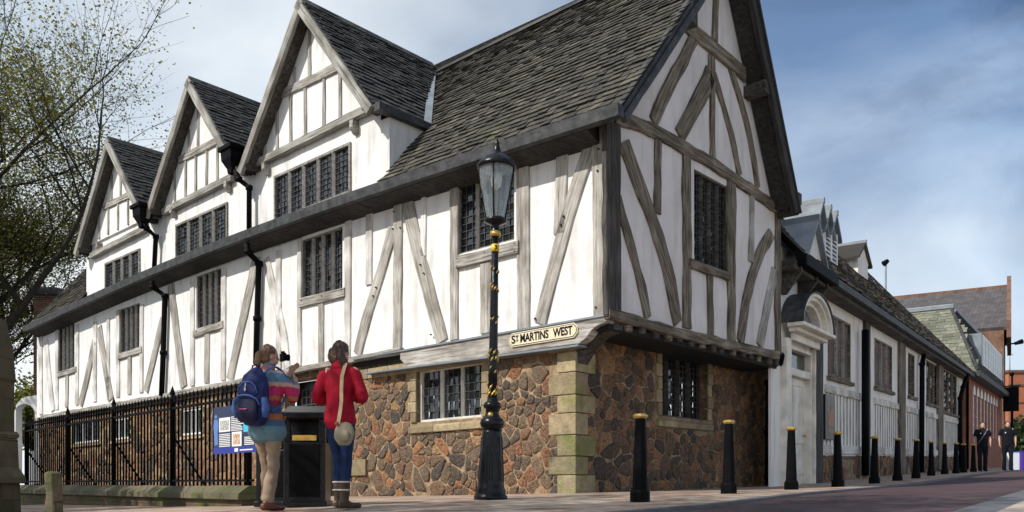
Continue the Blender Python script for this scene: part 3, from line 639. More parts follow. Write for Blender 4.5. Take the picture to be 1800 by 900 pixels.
# joists under the jetty
random.seed(3)
for k in range(15):
    u=.42+k*.385; mb=MB(); d0=random.uniform(-.02,.03)
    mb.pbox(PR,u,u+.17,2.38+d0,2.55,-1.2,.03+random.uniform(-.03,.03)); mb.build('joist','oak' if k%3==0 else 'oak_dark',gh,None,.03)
mb=MB(); q=[(-.02,2.56),(-.02,2.2),(.0,2.05)]; 
mb.prism([PL.w(.02,2.5,-.12),PL.w(.02,2.36,-.12),PL.w(.3,2.3,-.12),PL.w(.55,2.12,-.12),PL.w(.72,1.9,-.12),PL.w(.9,1.9,-.12),PL.w(.9,2.5,-.12)],PL.n*-.28); mb.build('corner_bracket','oak_dark',gh,None,.015)
# --- roof
C_,S_=.64,.77
def fmain(a,b,h):
    f=b/5.9; w_=-.4+3.8*f; return PL.w(a,ve(a)*(1-f)+VR*f+h*C_,-(w_)+h*S_)
DM=[(7.6,2.38,7.27,10.2,'D1'),(12.3,2.3,7.3,10.1,'D2'),(16.95,2.3,7.2,9.95,'D3')]
def vd(u):
    return max(va-(va-vb)/hw*abs(u-uc) for uc,hw,vb,va,_ in DM)
def inmain(a,b):
    w_=-.4+3.8*b/5.9; v_=vmain(a,w_)
    if 5.16<a<19.35: return v_>vd(a)+.02
    if 4.85<a<=5.16 and w_>.6 : return v_>vd(a)+.02 or v_<7.3
    return True
mb=slates(fmain,-.5,23.2,5.9,inmain,.14,(.13,.28),None,.018)
# roof deck under the slates (open where the dormers stand)
for a0,a1 in((-.5,5.16),(19.35,23.2)):
    n=8
    for i in range(n):
        x0=a0+(a1-a0)*i/n; x1=a0+(a1-a0)*(i+1)/n; mb.add([fmain(x0,0,-.01),fmain(x1,0,-.01),fmain(x1,5.9,-.01),fmain(x0,5.9,-.01),fmain(x0,0,-.1),fmain(x1,0,-.1),fmain(x1,5.9,-.1),fmain(x0,5.9,-.1)],[(0,1,2,3),(7,6,5,4),(0,4,5,1)],.1)
# back slope
mb.add([PR.w(3.4,VR,.5),PR.w(5.93,5.4,.45),PR.w(5.93,5.4+.29,-23.3),PR.w(3.4,VR+.29,-23.3)],[(0,1,2,3)],.2)
mb.add([PR.w(3.4,VR-.1,.5),PR.w(5.88,5.38,.45),PR.w(5.88,5.38+.29,-23.3),PR.w(3.4,VR+.19,-23.3)],[(3,2,1,0)],.2)
rf=mb.build('roof','slate',gh)
mb=MB(); 
for i in range(58):
    u=-.5+i*.41; 
    if u<23: mb.add([PL.w(u,VR-.12,-3.22),PL.w(u+.405,VR-.12,-3.22),PL.w(u+.4,VR+.07,-3.4),PL.w(u+.005,VR+.07,-3.4),PL.w(u,VR-.12,-3.58),PL.w(u+.405,VR-.12,-3.58)],[(0,1,2,3),(3,2,5,4),(0,3,4),(1,5,2)])
mb.build('ridge_tiles','slate_d',rf)
# gutter and eaves soffit
mb=MB(); us=[-.5+i*23.7/36 for i in range(37)]
for a,b in zip(us,us[1:]):
    va_,vb_=ve(a),ve(b)
    mb.hexa([PL.w(a,va_-.15,.36),PL.w(b,vb_-.15,.36),PL.w(b,vb_-.15,.5),PL.w(a,va_-.15,.5),PL.w(a,va_+.01,.36),PL.w(b,vb_+.01,.36),PL.w(b,vb_+.03,.52),PL.w(a,va_+.03,.52)])
mb.build('gutter','gutter',gh)
mb=MB()
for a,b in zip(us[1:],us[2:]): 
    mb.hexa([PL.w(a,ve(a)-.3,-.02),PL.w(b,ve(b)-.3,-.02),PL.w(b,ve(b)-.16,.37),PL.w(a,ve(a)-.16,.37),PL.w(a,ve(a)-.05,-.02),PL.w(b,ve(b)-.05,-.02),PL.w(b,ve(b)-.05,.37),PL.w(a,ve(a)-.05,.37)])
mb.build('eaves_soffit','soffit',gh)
# gable verges
def plank(P,a,b,o0,o1,wd,mat,parent,name,bev=.008,dn=None):
    A,B=Vector(a),Vector(b); t=(B-A).normalized(); nrm=Vector((t.y,-t.x)); nrm=nrm if nrm.y<0 else -nrm; nrm*=wd
    if o1-o0<.1:
        h=nrm/2; return timber(P,[tuple(A+h),tuple(B+h)],0,mat,parent,name,o0,o1-o0,w=wd,pixels=False)
    mb=MB(); Q=[A,B,B+nrm,A+nrm]; mb.prism([P.w(p.x,p.y,o0) for p in Q],P.n*(o1-o0)); return mb.build(name,mat,parent,None,bev)
plank(PR,(-.42,5.48),(3.42,10.06),.40,.47,.27,'gutter',gh,'bargeboard'); plank(PR,(5.9,5.46),(3.38,10.06),.40,.47,.2,'soffit',gh,'bargeboard')
plank(PR,(5.97,5.44),(3.38,10.18),.0,.5,.05,'slate_d',gh,'verge_slates')
plank(PR,(5.8,5.55),(3.4,9.9),.02,.40,.1,'soffit',gh,'verge_soffit'); plank(PR,(-.2,5.52),(3.4,9.9),.02,.4,.08,'oak_dark',gh,'verge_soffit')
for (x,y) in((1328,158),(1386,352),(1199,38)):
    u,v_=PR.uv(x,y,.2); mb=MB(); mb.pbox(PR,u-.1,u+.1,v_-.13,v_+.1,.0,.44); mb.build('purlin_end','oak_dark',gh,None,.01)
# --- dormers
DT=[dict(c=[(488,167),(600,113)],b=[(436,292),(652,186)],lo=[(467,248),(488,238),(512,228),(538,216),(570,202),(599,190)],up=[(518,125),(545,110)],br=[(466,296),(621,216)]),
    dict(c=[(313,281),(382,246)],b=[(284,372),(405,310)],lo=[(308,350),(327,342),(345,333),(364,325),(383,315)],up=[(333,250),(349,240)],br=[(303,385),(399,325)]),
    dict(c=[(180,364),(233,339)],b=[(157,450),(253,400)],lo=[(175,432),(191,425),(208,415),(226,408)],up=[(197,335),(213,330)],br=[(173,455),(253,410)])]
for (uc,hw,vb,va,nm),dt in zip(DM,DT):
    s=(va-vb)/hw; OFF=.06; OV=.38
    mb=MB(); ov=va-.1; mb.add([PL.w(uc-(ov-7.4)/s,7.4,OFF),PL.w(uc+(ov-7.4)/s,7.4,OFF),PL.w(uc,ov,OFF)],[(0,1,2)])
    mb.add([PL.w(uc-(ov-7.4)/s,7.4,OFF),PL.w(uc+(ov-7.4)/s,7.4,OFF),PL.w(uc+(ov-7.4)/s,7.4,0),PL.w(uc-(ov-7.4)/s,7.4,0)],[(0,1,2,3)])
    dg=mb.build('dormer_gable','plaster',gh)
    # roof
    B=math.hypot(hw,va-vb); cc,ss=hw/B,(va-vb)/B
    mb=MB()
    for sd in(1,-1):
        def fd(a,b,h,sd=sd): return PL.w(uc+sd*(hw-b*cc+h*ss),vb+b*ss+h*cc,OV-a)
        def ind(a,b):
            u=uc+sd*(hw-b*cc); v_=vb+b*ss; w_=a-OV
            if not (v_>vmain(u,w_)-.06): return False
            return all(v_>va2-(va2-vb2)/hw2*abs(u-uc2)-.05 for uc2,hw2,vb2,va2,_ in DM if uc2!=uc)
        slates(fd,0,4.0,B,ind,.15,(.16,.3),mb,.016,int(uc*10)+sd)
        # deck
        mb.add([fd(0,0,-.01),fd(1.9,0,-.01),fd(4.0,B,-.01),fd(0,B,-.01),fd(0,0,-.1),fd(1.9,0,-.1),fd(4.0,B,-.1),fd(0,B,-.1)],[(0,1,2,3),(7,6,5,4),(0,3,7,4),(0,4,5,1)],.1)
    dr_=mb.build('dormer_roof','slate_d',dg)
    mb=MB()
    for i in range(9): 
        a=OV-i*.42; mb.add([PL.w(uc-.13,va-.1,a),PL.w(uc,va+.07,a),PL.w(uc+.13,va-.1,a),PL.w(uc-.13,va-.1,a-.41),PL.w(uc,va+.07,a-.41),PL.w(uc+.13,va-.1,a-.41)],[(0,1,4,3),(1,2,5,4),(0,2,1),(3,4,5)])
    mb.build('ridge_tiles','slate_d',dg)
    for sd in(1,-1):
        plank(PL,(uc+sd*(hw+.02),vb-.04),(uc,va-.0),OV-.02,OV+.04,.2,'barge',dg,'bargeboard')
        plank(PL,(uc+sd*(hw-.25),vb+.1),(uc,va-.1),OFF,OV-.02,.07,'oak_dark',dg,'rafter')
        mb=MB(); mb.pbox(PL,uc+sd*(hw-.22)-.1,uc+sd*(hw-.22)+.1,vb-.02,vb+.16,0,OV); mb.build('purlin_end','oak_dark',dg,None,.01)
    T(PL,dt['b'],12,'barge',dg,'tie_beam',OFF,.08,w=.17); T(PL,dt['c'],12,'oak_beam',dg,'collar',OFF,.05,w=.19)
    cu=sum(PL.uv(*p,OFF)[1] for p in dt['c'])/2
    for (x,y) in dt['lo']:
        u=PL.uv(x,y,OFF)[0]; top=min(cu,va-.25-s*abs(u-uc)); 
        if top>7.5: T(PL,[(u,7.45),(u+random.uniform(-.02,.02),top)],8,'oak_beam',dg,'stud',OFF,.03,w=.10,pixels=False)
    for (x,y) in dt['up']:
        u=PL.uv(x,y,OFF)[0]; T(PL,[(u,cu),(u,va-.3-s*abs(u-uc))],8,'oak_beam',dg,'stud',OFF,.03,w=.10,pixels=False)
    for (x,y) in dt['br']:
        u,v_=PL.uv(x,y,.1); mb=MB(); mb.prism([PL.w(u-.06,7.32,0),PL.w(u-.06,7.32,.16),PL.w(u-.06,7.18,.16),PL.w(u-.06,7.06,.06),PL.w(u-.06,7.06,0)],PL.d*.12); mb.build('bracket','oak_beam',dg,None,.01)
# lead valley and cheek gutter right of the nearest dormer
mb=MB(); pts=[]
for k in range(9):
    f=k/8; w_=.95+2.35*f; u=7.6-2.38*1.02*(1-f)-.05*f; pts.append((u,vmain(u,w_)+.07,w_))
for (a,b) in zip(pts,pts[1:]):
    mb.add([PL.w(a[0]-.17,a[1],-a[2]),PL.w(a[0]+.05,a[1]+.12,-a[2]),PL.w(b[0]+.05,b[1]+.12,-b[2]),PL.w(b[0]-.17,b[1],-b[2])],[(0,1,2,3)])
mb.build('valley_flashing','lead',gh)
mb=MB(); mb.pbox(PL,5.02,5.2,7.13,7.27,-1.35,.36); mb.build('gutter','gutter',gh)
# rainwater goods on the front
def pipe(P,pts,rad,parent,off=.14,name='downpipe'):
    mb=MB(); q=[P.w(*P.uv(x,y,o),o) for x,y,o in [(p[0],p[1],(p[2] if len(p)>2 else off)) for p in pts]]; mb.tube(q,rad,10)
    for p in q[1:-1]: mb.lathe([(rad*1.3,-.05),(rad*1.3,.05)],p,10)
    return mb.build(name,'iron',parent)
def hopper(P,x,y,off,parent,s=1.0):
    u,v_=P.uv(x,y,off); mb=MB(); 
    def ring(h,a,d): return [P.w(u-a,v_+h,off-d),P.w(u+a,v_+h,off-d),P.w(u+a,v_+h,off+d),P.w(u-a,v_+h,off+d)]
    lv=[ring(.26*s,.24*s,.2*s),ring(.18*s,.24*s,.2*s),ring(.17*s,.19*s,.16*s),ring(0,.18*s,.15*s),ring(-.16*s,.09*s,.08*s),ring(-.26*s,.07*s,.07*s)]
    vs=[p for l in lv for p in l]; fs=[(3,2,1,0)]+[(i*4+k,i*4+(k+1)%4,(i+1)*4+(k+1)%4,(i+1)*4+k) for i in range(5) for k in range(4)]
    mb.add(vs,fs); return mb.build('rainwater_hopper','iron',parent,None,.008)
hopper(PL,409,283,.42,gh,1.15); pipe(PL,[(412,300,.42),(420,315,.35),(438,330,.16),(438,412,.16)],.062,gh)
pipe(PL,[(433,428,.4),(436,443,.38),(455,463,.1),(452,560,.1),(450,640,.1)],.07,gh)
hopper(PL,251,381,.42,gh,1.15); pipe(PL,[(254,392,.42),(258,402,.35),(274,416,.14),(270,492,.14)],.062,gh)
pipe(PL,[(267,494,.4),(269,505,.35),(290,520,.1),(287,620,.1),(284,696,.1)],.07,gh)
pipe(PR,[(1372,625,.0),(1368,650,-.3),(1353,672,-.5),(1352,760,-.5),(1351,853,-.5)],.085,gh,name='downpipe')

# ================================================================ LONG LOW RANGE BEHIND THE GABLE
wg=thing('timber_framed_range',PW.w(10,-.1),'long low half timbered range with shuttered windows and a white arched doorway','building')
US=PW.uv(1355,700)[0]; UEW=PW.uv(1692,700)[0]; VE=PW.uv(1560,585,.5)[1]; VE=4.72
dw=rect(PW,1381,1409,672,852); 
du0,du1=PW.uv(1381,760)[0],PW.uv(1424,760)[0]; dtop=PW.uv(1400,612)[1]
wins=[(1455,1494,560,666),(1537,1567,602,684),(1596,1608,622,697),(1628,1649,638,711),(1659,1682,655,727)]
hw_=[]
for x0,x1,yt,yb in wins:
    r=rect(PW,x0,x1,yt,yb); hw_.append((r[0],r[1],r[2],min(r[3],4.45)))
gvw=lambda u:(lambda p: G(p.x,p.y)+PW.k*u-.15)(PW.w(u,0,0))
mb=MB(); holes_wall(mb,PW,US,UEW,.5,5.0,hw_+[(du0,du1,-2,dtop)],0,.15); mb.build('white_wall','plaster_w',wg)
mb=MB(); mb.pbox(PW,US,du0-.12,-1,4.9,-.05,-.004); mb.build('entrance_wall','plaster_w',wg)
vpl=PW.uv(1560,800,.0)[1]
mb=MB(); mb.pbox(PW,du1+.28,UEW,-1.5,vpl-.04,-.2,.0); mb.build('mortar_bed','mortar',wg)
random.seed(5); rubble(PW,du1+.3,UEW-.05,gvw,vpl-.02,0,.24,[],wg,'plinth_stones','rubble_r')
def tw(name,pts,wd,mat='oak',**k): return T(PW,pts,wd,mat,wg,name,0,k.pop('th',.05),jit=.008,**k)
tw('post',[(1441,560),(1441,850)],13,'oak_dark',th=.12)
for x,yt,yb,wd in((1527,565,836,7),(1588,590,832,9),(1655,630,826,8)): tw('post',[(x,yt),(x,yb)],wd,'oak_dark' if x<1530 else 'oak',th=.1)
pipe(PW,[(1521,580),(1521,836)],.1,wg,.2); pipe(PW,[(1702,655,.45),(1693,680,.2),(1688,700,.12),(1688,826,.12)],.1,wg); pipe(PW,[(1624,625),(1621,640),(1620,830)],.09,wg,.16)
vm=PW.uv(1480,690)[1]
for (a,b) in((1449,1517),(1536,1583),(1593,1616),(1627,1651),(1660,1684)):
    ua,ub=PW.uv(a,700)[0],PW.uv(b,700)[0]
    T(PW,[(ua,vm),(ub,vm)],0,'oak_white',wg,'rail',0,.06,w=.2,pixels=False); T(PW,[(ua,vpl+.12),(ub,vpl+.12)],0,'oak_white',wg,'sill_rail',0,.06,w=.22,pixels=False)
    n=max(3,round((ub-ua)/.34)); mb=MB()
    for k in range(n):
        u=ua+(ub-ua)*(k+.5)/n; T(PW,[(u,vpl+.2),(u,vm-.08)],0,'oak_pale',wg,'stud',0,.02,w=.045,pixels=False)
for (a,b,c,d),i in zip(hw_,range(5)):
    T(PW,[(a-.12,c-.06),(b+.12,c-.06)],0,'oak',wg,'window_ledge',0,.1,w=.1,pixels=False)
    n=3 if i!=2 else 2
    if i<2:
        f=MB(); f.pbox(PW,a,b,c,c+.06,-.1,.02); f.pbox(PW,a,b,d-.06,d,-.1,.02); f.pbox(PW,a,a+.07,c+.06,d-.06,-.1,.02); f.pbox(PW,b-.07,b,c+.06,d-.06,-.1,.02)
        f=f.build('shuttered_window','oak',wg)
        for k in range(n):
            x0=a+.07+(b-a-.14)*k/n; x1=a+.07+(b-a-.14)*(k+1)/n; m=MB(); m.pbox(PW,x0+.012,x1-.012,c+.06,d-.06,-.08,-.04); m.build('shutter','brownboard',f)
            if k: m=MB(); m.pbox(PW,x0-.03,x0+.03,c+.06,d-.06,-.06,.03); m.build('mullion','oak_pale',f)
    else: window(PW,a,b,c,d,0,n,wg,3,9,.1,.05,.07,'oak')
# doorway
mb=MB(); dt_=PW.uv(1400,662)[1]; lt=PW.uv(1400,618)[1]
mb.pbox(PW,du0,du0+.1,-1,dtop,-.15,.05); mb.pbox(PW,du1-.1,du1,-1,dtop,-.15,.05); mb.pbox(PW,du0+.1,du1-.1,dt_,dt_+.16,-.15,.04); mb.pbox(PW,du0+.1,du1-.1,lt,dtop,-.15,.05)
df=mb.build('door_surround','white',wg,None,.012)
mb=MB(); mb.pbox(PW,du0+.1,du1-.1,dt_+.16,lt,-.14,-.1); mb.build('fanlight','glass',df)
mb=MB(); mb.pbox(PW,du0-.36,du0-.03,-1,dtop+.1,-.02,.14); mb.build('pilaster','white',df,None,.015)
mb=MB(); mb.pbox(PW,du1+.03,du1+.2,-1,dtop+.1,-.02,.12); mb.build('pilaster','white',df,None,.015)
mb=MB(); a,b=du0+.1,du1-.1; gz=-.1
mb.pbox(PW,a,b,-.6,dt_,-.15,-.11); m=(a+b)/2
for x0,x1 in((a,a+.09),(m-.05,m+.05),(b-.09,b)): mb.pbox(PW,x0,x1,-.5,dt_-.02,-.11,-.085)
for z in(.25,.95,dt_-.1): 
    for x0,x1 in((a+.09,m-.05),(m+.05,b-.09)): mb.pbox(PW,x0,x1,z-.08,z+.08,-.11,-.087)
do=mb.build('door','white',wg,None,.008)
mb=MB(); mb.lathe([(.01,0),(.03,.02),(.035,.05),(.0,.07)],PW.w(b-.12,1.05,-.085),12,axis=PW.n); mb.build('handle','gold',do)
# arched hood: a segmental pediment of nested arch ribs with a lead covering
hb=PW.uv(1400,575,.4)[1]+.16; hc=(du0+du1)/2-.02; hr=(du1-du0)/2+.3; 
mb=MB()
def arch(r0,r1,o0,o1,n=18,asp=.60):
    for k in range(n):
        a0=PI*k/n; a1=PI*(k+1)/n
        P_=[(hc+r*math.cos(a),hb+r*math.sin(a)*asp) for a in(a0,a1) for r in(r0,r1)]
        q=[P_[0],P_[1],P_[3],P_[2]]
        mb.hexa([PW.w(x,y,o0) for x,y in q]+[PW.w(x,y,o1) for x,y in q])
arch(hr-.12,hr,0,.45); arch(hr-.24,hr-.12,0,.38); arch(hr-.40,hr-.24,0,.28)
mb.build('arched_hood','white',wg,None,.008)
mb=MB(); arch_=arch; arch(hr+.003,hr+.05,-.02,.48); mb.build('hood_lead','gutter',wg)
mb=MB(); mb.pbox(PW,hc-hr-.05,hc+hr+.05,hb-.09,hb-.01,.14,.5); mb.pbox(PW,hc-hr+.05,hc+hr-.05,hb-.18,hb-.09,.14,.34); mb.pbox(PW,du0-.1,du1+.1,hb-.34,hb-.18,.13,.2); mb.build('cornice','white',wg,None,.015)
mb=MB(); mb.pbox(PW,hc-hr+.45,hc+hr-.45,hb,hb+.5,.02,.08); mb.build('tympanum','bandw',wg)
# roof
RS=3.2; VRW=PW.uv(1500,463,-RS)[1]; BW=math.hypot(RS+.5,VRW-VE); cw_,sw_=(RS+.5)/BW,(VRW-VE)/BW
def fw(a,b,h): 
    return PW.w(a,VE+b*sw_+h*cw_-.1*math.sin(a*.5)*(b/BW),.5-b*cw_+h*sw_)
mb=slates(fw,-.4,UEW+.5,BW,lambda a,b: a<UEW+.4-b*.25,.19,(.2,.38),None,.02,4)
mb.add([fw(-.4,0,-.01),fw(UEW+.5,0,-.01),fw(UEW-.8,BW,-.01),fw(-.4,BW,-.01),fw(-.4,0,-.12),fw(UEW+.5,0,-.12),fw(UEW-.8,BW,-.12),fw(-.4,BW,-.12)],[(0,1,2,3),(7,6,5,4),(0,4,5,1),(1,5,6,2)],.2)
mb.add([fw(-.4,BW,0),fw(UEW-.8,BW,0),PW.w(UEW,VE,-RS*2-.5),PW.w(-.4,VE,-RS*2-.5)],[(0,1,2,3)],.3)
rw_=mb.build('roof','slate',wg)
mb=MB(); mb.pbox(PW,2.3,UEW+.55,VE-.2,VE-.02,.36,.52); mb.build('gutter','gutter',wg,None,.01)
mb=MB(); mb.pbox(PW,-.6,UEW+.2,VE-.3,VE-.12,-.02,.37); mb.build('eaves_soffit','oak_dark',wg)
mb=MB(); mb.pbox(PW,-.4,2.25,VE-.22,VE+.02,.34,.56); mb.build('porch_gutter','iron',wg,None,.02)
for u in(-.3,.9,1.8):
    mb=MB(); mb.prism([PW.w(u,VE-.2,0),PW.w(u,VE-.2,.42),PW.w(u,VE-.32,.42),PW.w(u,VE-.75,.1),PW.w(u,VE-.75,0)],PW.d*.12); mb.build('bracket','oak_dark',wg,None,.01)
# small lead gables on that roof
def gablet(P,uc,hw,vb,vr,of,dep,parent,name,louvre=False,body=0,face='plaster_g',rmat='lead',ov=.12):
    mb=MB(); mb.add([P.w(uc-hw,vb,of),P.w(uc+hw,vb,of),P.w(uc,vr,of)],[(0,1,2)])
    if body: mb.pbox(P,uc-hw*.85,uc+hw*.85,vb-body,vb,of-dep*.6,of)
    g=mb.build(name,face,parent); s=(vr-vb)/hw; e=.14
    for sd in(1,-1):
        m=MB(); A=[(uc,vr+.1),(uc+sd*(hw+e),vb-e*s+.1),(uc+sd*(hw+e),vb-e*s+.0),(uc,vr)]
        m.prism([P.w(a,b,of+ov) for a,b in A],-P.n*(dep+ov)); m.build('lead_roof' if rmat=='lead' else 'slate_roof',rmat,g,None,.01)
    m=MB(); m.pbox(P,uc-.06,uc+.06,vr+.02,vr+.17,of-dep,of+ov+.02); m.build('ridge_roll','lead',g,None,.01)
    if louvre:
        m=MB(); m.pbox(P,uc-hw*.8,uc-hw*.62,vb-body,vb+.05,of+.004,of+.05); m.pbox(P,uc+hw*.62,uc+hw*.8,vb-body,vb+.05,of+.004,of+.05)
        for k in range(9):
            z=vb-body+.1+k*(body-.1)/9; m.add([P.w(uc-hw*.62,z,of+.05),P.w(uc+hw*.62,z,of+.05),P.w(uc+hw*.62,z+.1,of+.005),P.w(uc-hw*.62,z+.1,of+.005)],[(0,1,2,3)])
        m.build('louvre','whitew',g)
    return g
a=PW.uv(1430,392,.35); b=PW.uv(1443,462,.35); c=PW.uv(1412,447,.35)
gablet(PW,a[0],abs(b[0]-c[0])*.5,(b[1]+c[1])/2,a[1],.35,2.6,wg,'lead_gable')
for x,yt,yb,xl in((1440,360,398,10),(1453,372,406,9),(1464,382,412,8)):
    o=-.55; u,v_=PW.uv(x,yt,o); _,v2=PW.uv(x,yb,o); gablet(PW,u,.42,v2,v_,o,1.9,wg,'ventilator_gable',True,1.15,'lead')
a=PW.uv(1517,430,-2.0); b=PW.uv(1524,470,-2.0)
gablet(PW,a[0],1.0,b[1]+.1,a[1],-2.0,3.2,wg,'roof_dormer',False,1.0,'plaster_w','slate')
# notice board on the white wall
r=rect(PW,1452,1469,694,773,.1)
nb=thing('notice_board',PW.w((r[0]+r[1])/2,r[2],.1),'tall narrow black framed poster case on the white wall beside the arched doorway','notice board')
mb=MB(); mb.pbox(PW,r[0],r[1],r[2],r[3],.03,.09); mb.build('case','black',nb,None,.01)
mb=MB(); mb.pbox(PW,r[0]+.15,r[1]-.15,r[2]+.14,r[3]-.14,.088,.094); mb.build('poster',simple('poster_paper',(.16,.145,.12),.5,0,0,10,.6,5),nb)
mb=MB(); mb.pbox(PW,r[0]+.22,r[1]-.22,r[3]-.8,r[3]-.4,.09,.1); mb.build('poster_picture',simple('poster_orange',(.35,.13,.04),.5,0,0,10,.5,8),nb)
# ================================================================ BRICK BUILDINGS BEYOND
PB=Plane((.539*42.5,42.5),(1026,1490),-.025,-1)
bb=thing('brick_office',PB.w(8,.5),'red brick building with arched white windows, green slate mansard and white dormers','building')
u1=PB.uv(1761,750)[0]; zE=PB.uv(1705,655)[1]; 
aw=[]
for x,yt,yb in((1712,677,764),(1721,686,766),(1729,693,768),(1736,698,770),(1743,703,772),(1749,708,774)):
    u,vt=PB.uv(x,yt); vb_=PB.uv(1712,764)[1]; aw.append((u-.42,u+.42,vb_,4.9+.0*vt))
uu=[aw[0][0]+.0+1.75*k for k in range(7)]; vt=PB.uv(1712,677)[1]; vb_=PB.uv(1712,764)[1]
nb_=int((u1-uu[0]-1)/1.75); aw=[(uu[0]+1.75*k,uu[0]+1.75*k+1.0,vb_,vt-.5) for k in range(nb_)]
mb=MB(); holes_wall(mb,PB,0,u1,-2,zE,aw,0,.12); mb.pbox(PB,-.004,u1,-2,zE,-9,-.15); mb.build('brick_wall','brick',bb)
for a,b,c,d in aw:
    m=MB(); m.pbox(PB,a,b,c,d,-.1,-.05); n=10; mm=(a+b)/2; R_=(b-a)/2
    m.prism([PB.w(mm+R_*math.cos(PI*k/n),d+R_*math.sin(PI*k/n),-.02) for k in range(n+1)],PB.n*.04)
    wv=m.build('arched_window','whitew',bb)
    for k in range(5):
        g=MB(); z0=c+.12+(d+.2-c)*k/5; g.pbox(PB,a+.14,mm-.05,z0,z0+(d-c)/5-.03,-.05,-.04); g.pbox(PB,mm+.05,b-.14,z0,z0+(d-c)/5-.03,-.05,-.04); g.build('pane','blind',wv)
UT,TH=PB.uv(1685,556,-1.3); UT=min(max(UT,.2),4)
# mansard: street slope and end slope
def q4(mb,pts,r=.5): mb.add(pts,[(0,1,2,3)],r)
mb=MB(); e=-.35
def fme(a,b,h):  # end slope facing the camera side; a runs away from the street
    f=b/6.0; return PB.w(e+(UT-e)*f-h,zE+(TH-zE)*f+h*.3,.4-a)
slates(fme,0,9,6.0,lambda a,b:a>b*.28-.1,.32,(.3,.5),mb,.02,8)
q4(mb,[PB.w(e,zE,.4),PB.w(e,zE,-9),PB.w(UT,TH,-9),PB.w(UT,TH,-1.3)])
mb.build('mansard_end','slate_g',bb)
mb=MB()
def fms(a,b,h): f=b/6.0; return PB.w(a,zE+(TH-zE)*f+h*.3,.4-1.7*f+h)
slates(fms,e,u1,6.0,lambda a,b:a>e+b*(UT-e)/6,.32,(.3,.5),mb,.02,9)
q4(mb,[PB.w(e,zE,.4),PB.w(u1,zE,.4),PB.w(u1,TH,-1.3),PB.w(UT,TH,-1.3)]); mb.build('mansard_slope','slate',bb)
mb=MB(); mb.tube([PB.w(e+.0,zE+.05,.42),PB.w(UT,TH,-1.28)],.09,8); mb.build('hip_roll','gutter',bb)
mb=MB(); mb.pbox(PB,UT-.1,u1,TH,TH+.25,-9,-1.15); mb.build('flat_roof','lead',bb,None,.03)
mb=MB(); mb.pbox(PB,e-.1,u1,zE-.3,zE,0,.55); mb.pbox(PB,e-.1,.2,zE-.3,zE,-9,0); mb.build('gutter','gutter',bb,None,.03)
ds=PB.uv(1727,600,.1)[0]; dz0=PB.uv(1727,645,.1)[1]; dz1=PB.uv(1727,585,.1)[1]
mb=MB(); mb.pbox(PB,ds,u1,dz0,dz1,-2,.05); db=mb.build('dormer_band','lead',bb)
nk=int((u1-ds)/1.45)
for k in range(nk):
    u=ds+.15+k*1.45; m=MB(); m.pbox(PB,u,u+1.1,dz0+.1,dz1-.1,.05,.12); wv=m.build('dormer_window','whitew',db)
    for j in range(3):
        g=MB(); z0=dz0+.25+(dz1-dz0-.4)*j/3; g.pbox(PB,u+.15,u+.5,z0,z0+(dz1-dz0)/3-.22,.12,.125); g.pbox(PB,u+.6,u+.95,z0,z0+(dz1-dz0)/3-.22,.12,.125); g.build('pane','blind',wv)
# tall brick hall with a slate roof behind
PH=Plane((.5803*74,74),(879,1490),-.02,-1); 
hb_=thing('brick_hall',PH.w(5,0),'tall old brick hall under a plain tiled roof, behind the mansard building','building')
u0h=PH.uv(1768,700)[0]
rz=PH.uv(1768,506,-4)[1]; ez=PH.uv(1768,574,-4)[1]
X0=PH.w(0,0,0); ZB=(HY-574)/F*74; ZT=(HY-507)/F*80
mb=MB(); mb.pbox(PH,0,16,-3,ZB,-16,0); mb.build('brick_wall','brick_old',hb_)
mb=MB(); nrm=PH.d
A=[PH.w(0,ZB,.2),PH.w(0,ZB,-17),PH.w(7,ZT,-17),PH.w(7,ZT,.2)]; q4(mb,A); q4(mb,[PH.w(0,ZB-.3,.2),PH.w(0,ZB-.3,-17),PH.w(0,ZB,-17),PH.w(0,ZB,.2)]); q4(mb,[PH.w(14,ZB,.2),PH.w(14,ZB,-17),PH.w(7,ZT,-17),PH.w(7,ZT,.2)]); mb.build('tiled_roof','tile',hb_)
mb=MB(); mb.prism([PH.w(-.3,ZB-1.0,.2),PH.w(14.3,ZB-1,.2),PH.w(14.3,ZB+.5,.2),PH.w(7,ZT+1.0,.2),PH.w(-.3,ZB+.5,.2)],PH.n*.35); mb.build('parapet_gable','brick_old',hb_)
mb=MB(); mb.pbox(PH,6.85,7.15,ZT-.1,ZT+.18,-17,.2); mb.build('ridge_tiles','brick_old',hb_)
# orange block, far right
ob=thing('orange_block',(.60*100,104,2.5),'flat roofed orange brick block far down the street, above the hedge','building')
mb=MB(); x0=(1773-900)/F*100; zt=(HY-655)/F*100; mb.box(x0,x0+30,100,112,0,zt)
mb.build('brick_wall',brickmat('orange_brick',(.46,.15,.075),(.40,.13,.065),(.36,.14,.08),3,.5,.03,.9,0,.12,.1),ob)
for i,(z0,z1) in enumerate(((zt-1.6,zt-1.35),(zt-3.6,zt-3.45))):
    mb=MB(); mb.box(x0-.05,x0+30.05,99.93,99.99,z0,z1); mb.build('string_course','brick_old',ob)
mb=MB(); mb.box(x0-.15,x0+30,99.85,112,zt,zt+.3); mb.build('parapet_coping','brick_old',ob)
for dx,h in((1.3,4.6),(1.9,3.2)): mb=MB(); mb.tube([(x0+dx,103,zt),(x0+dx,103,zt+h)],.06,6); mb.tube([(x0+dx-.4,103,zt+h*.8),(x0+dx+.4,103,zt+h*.8)],.04,6); mb.build('antenna','lead',ob)
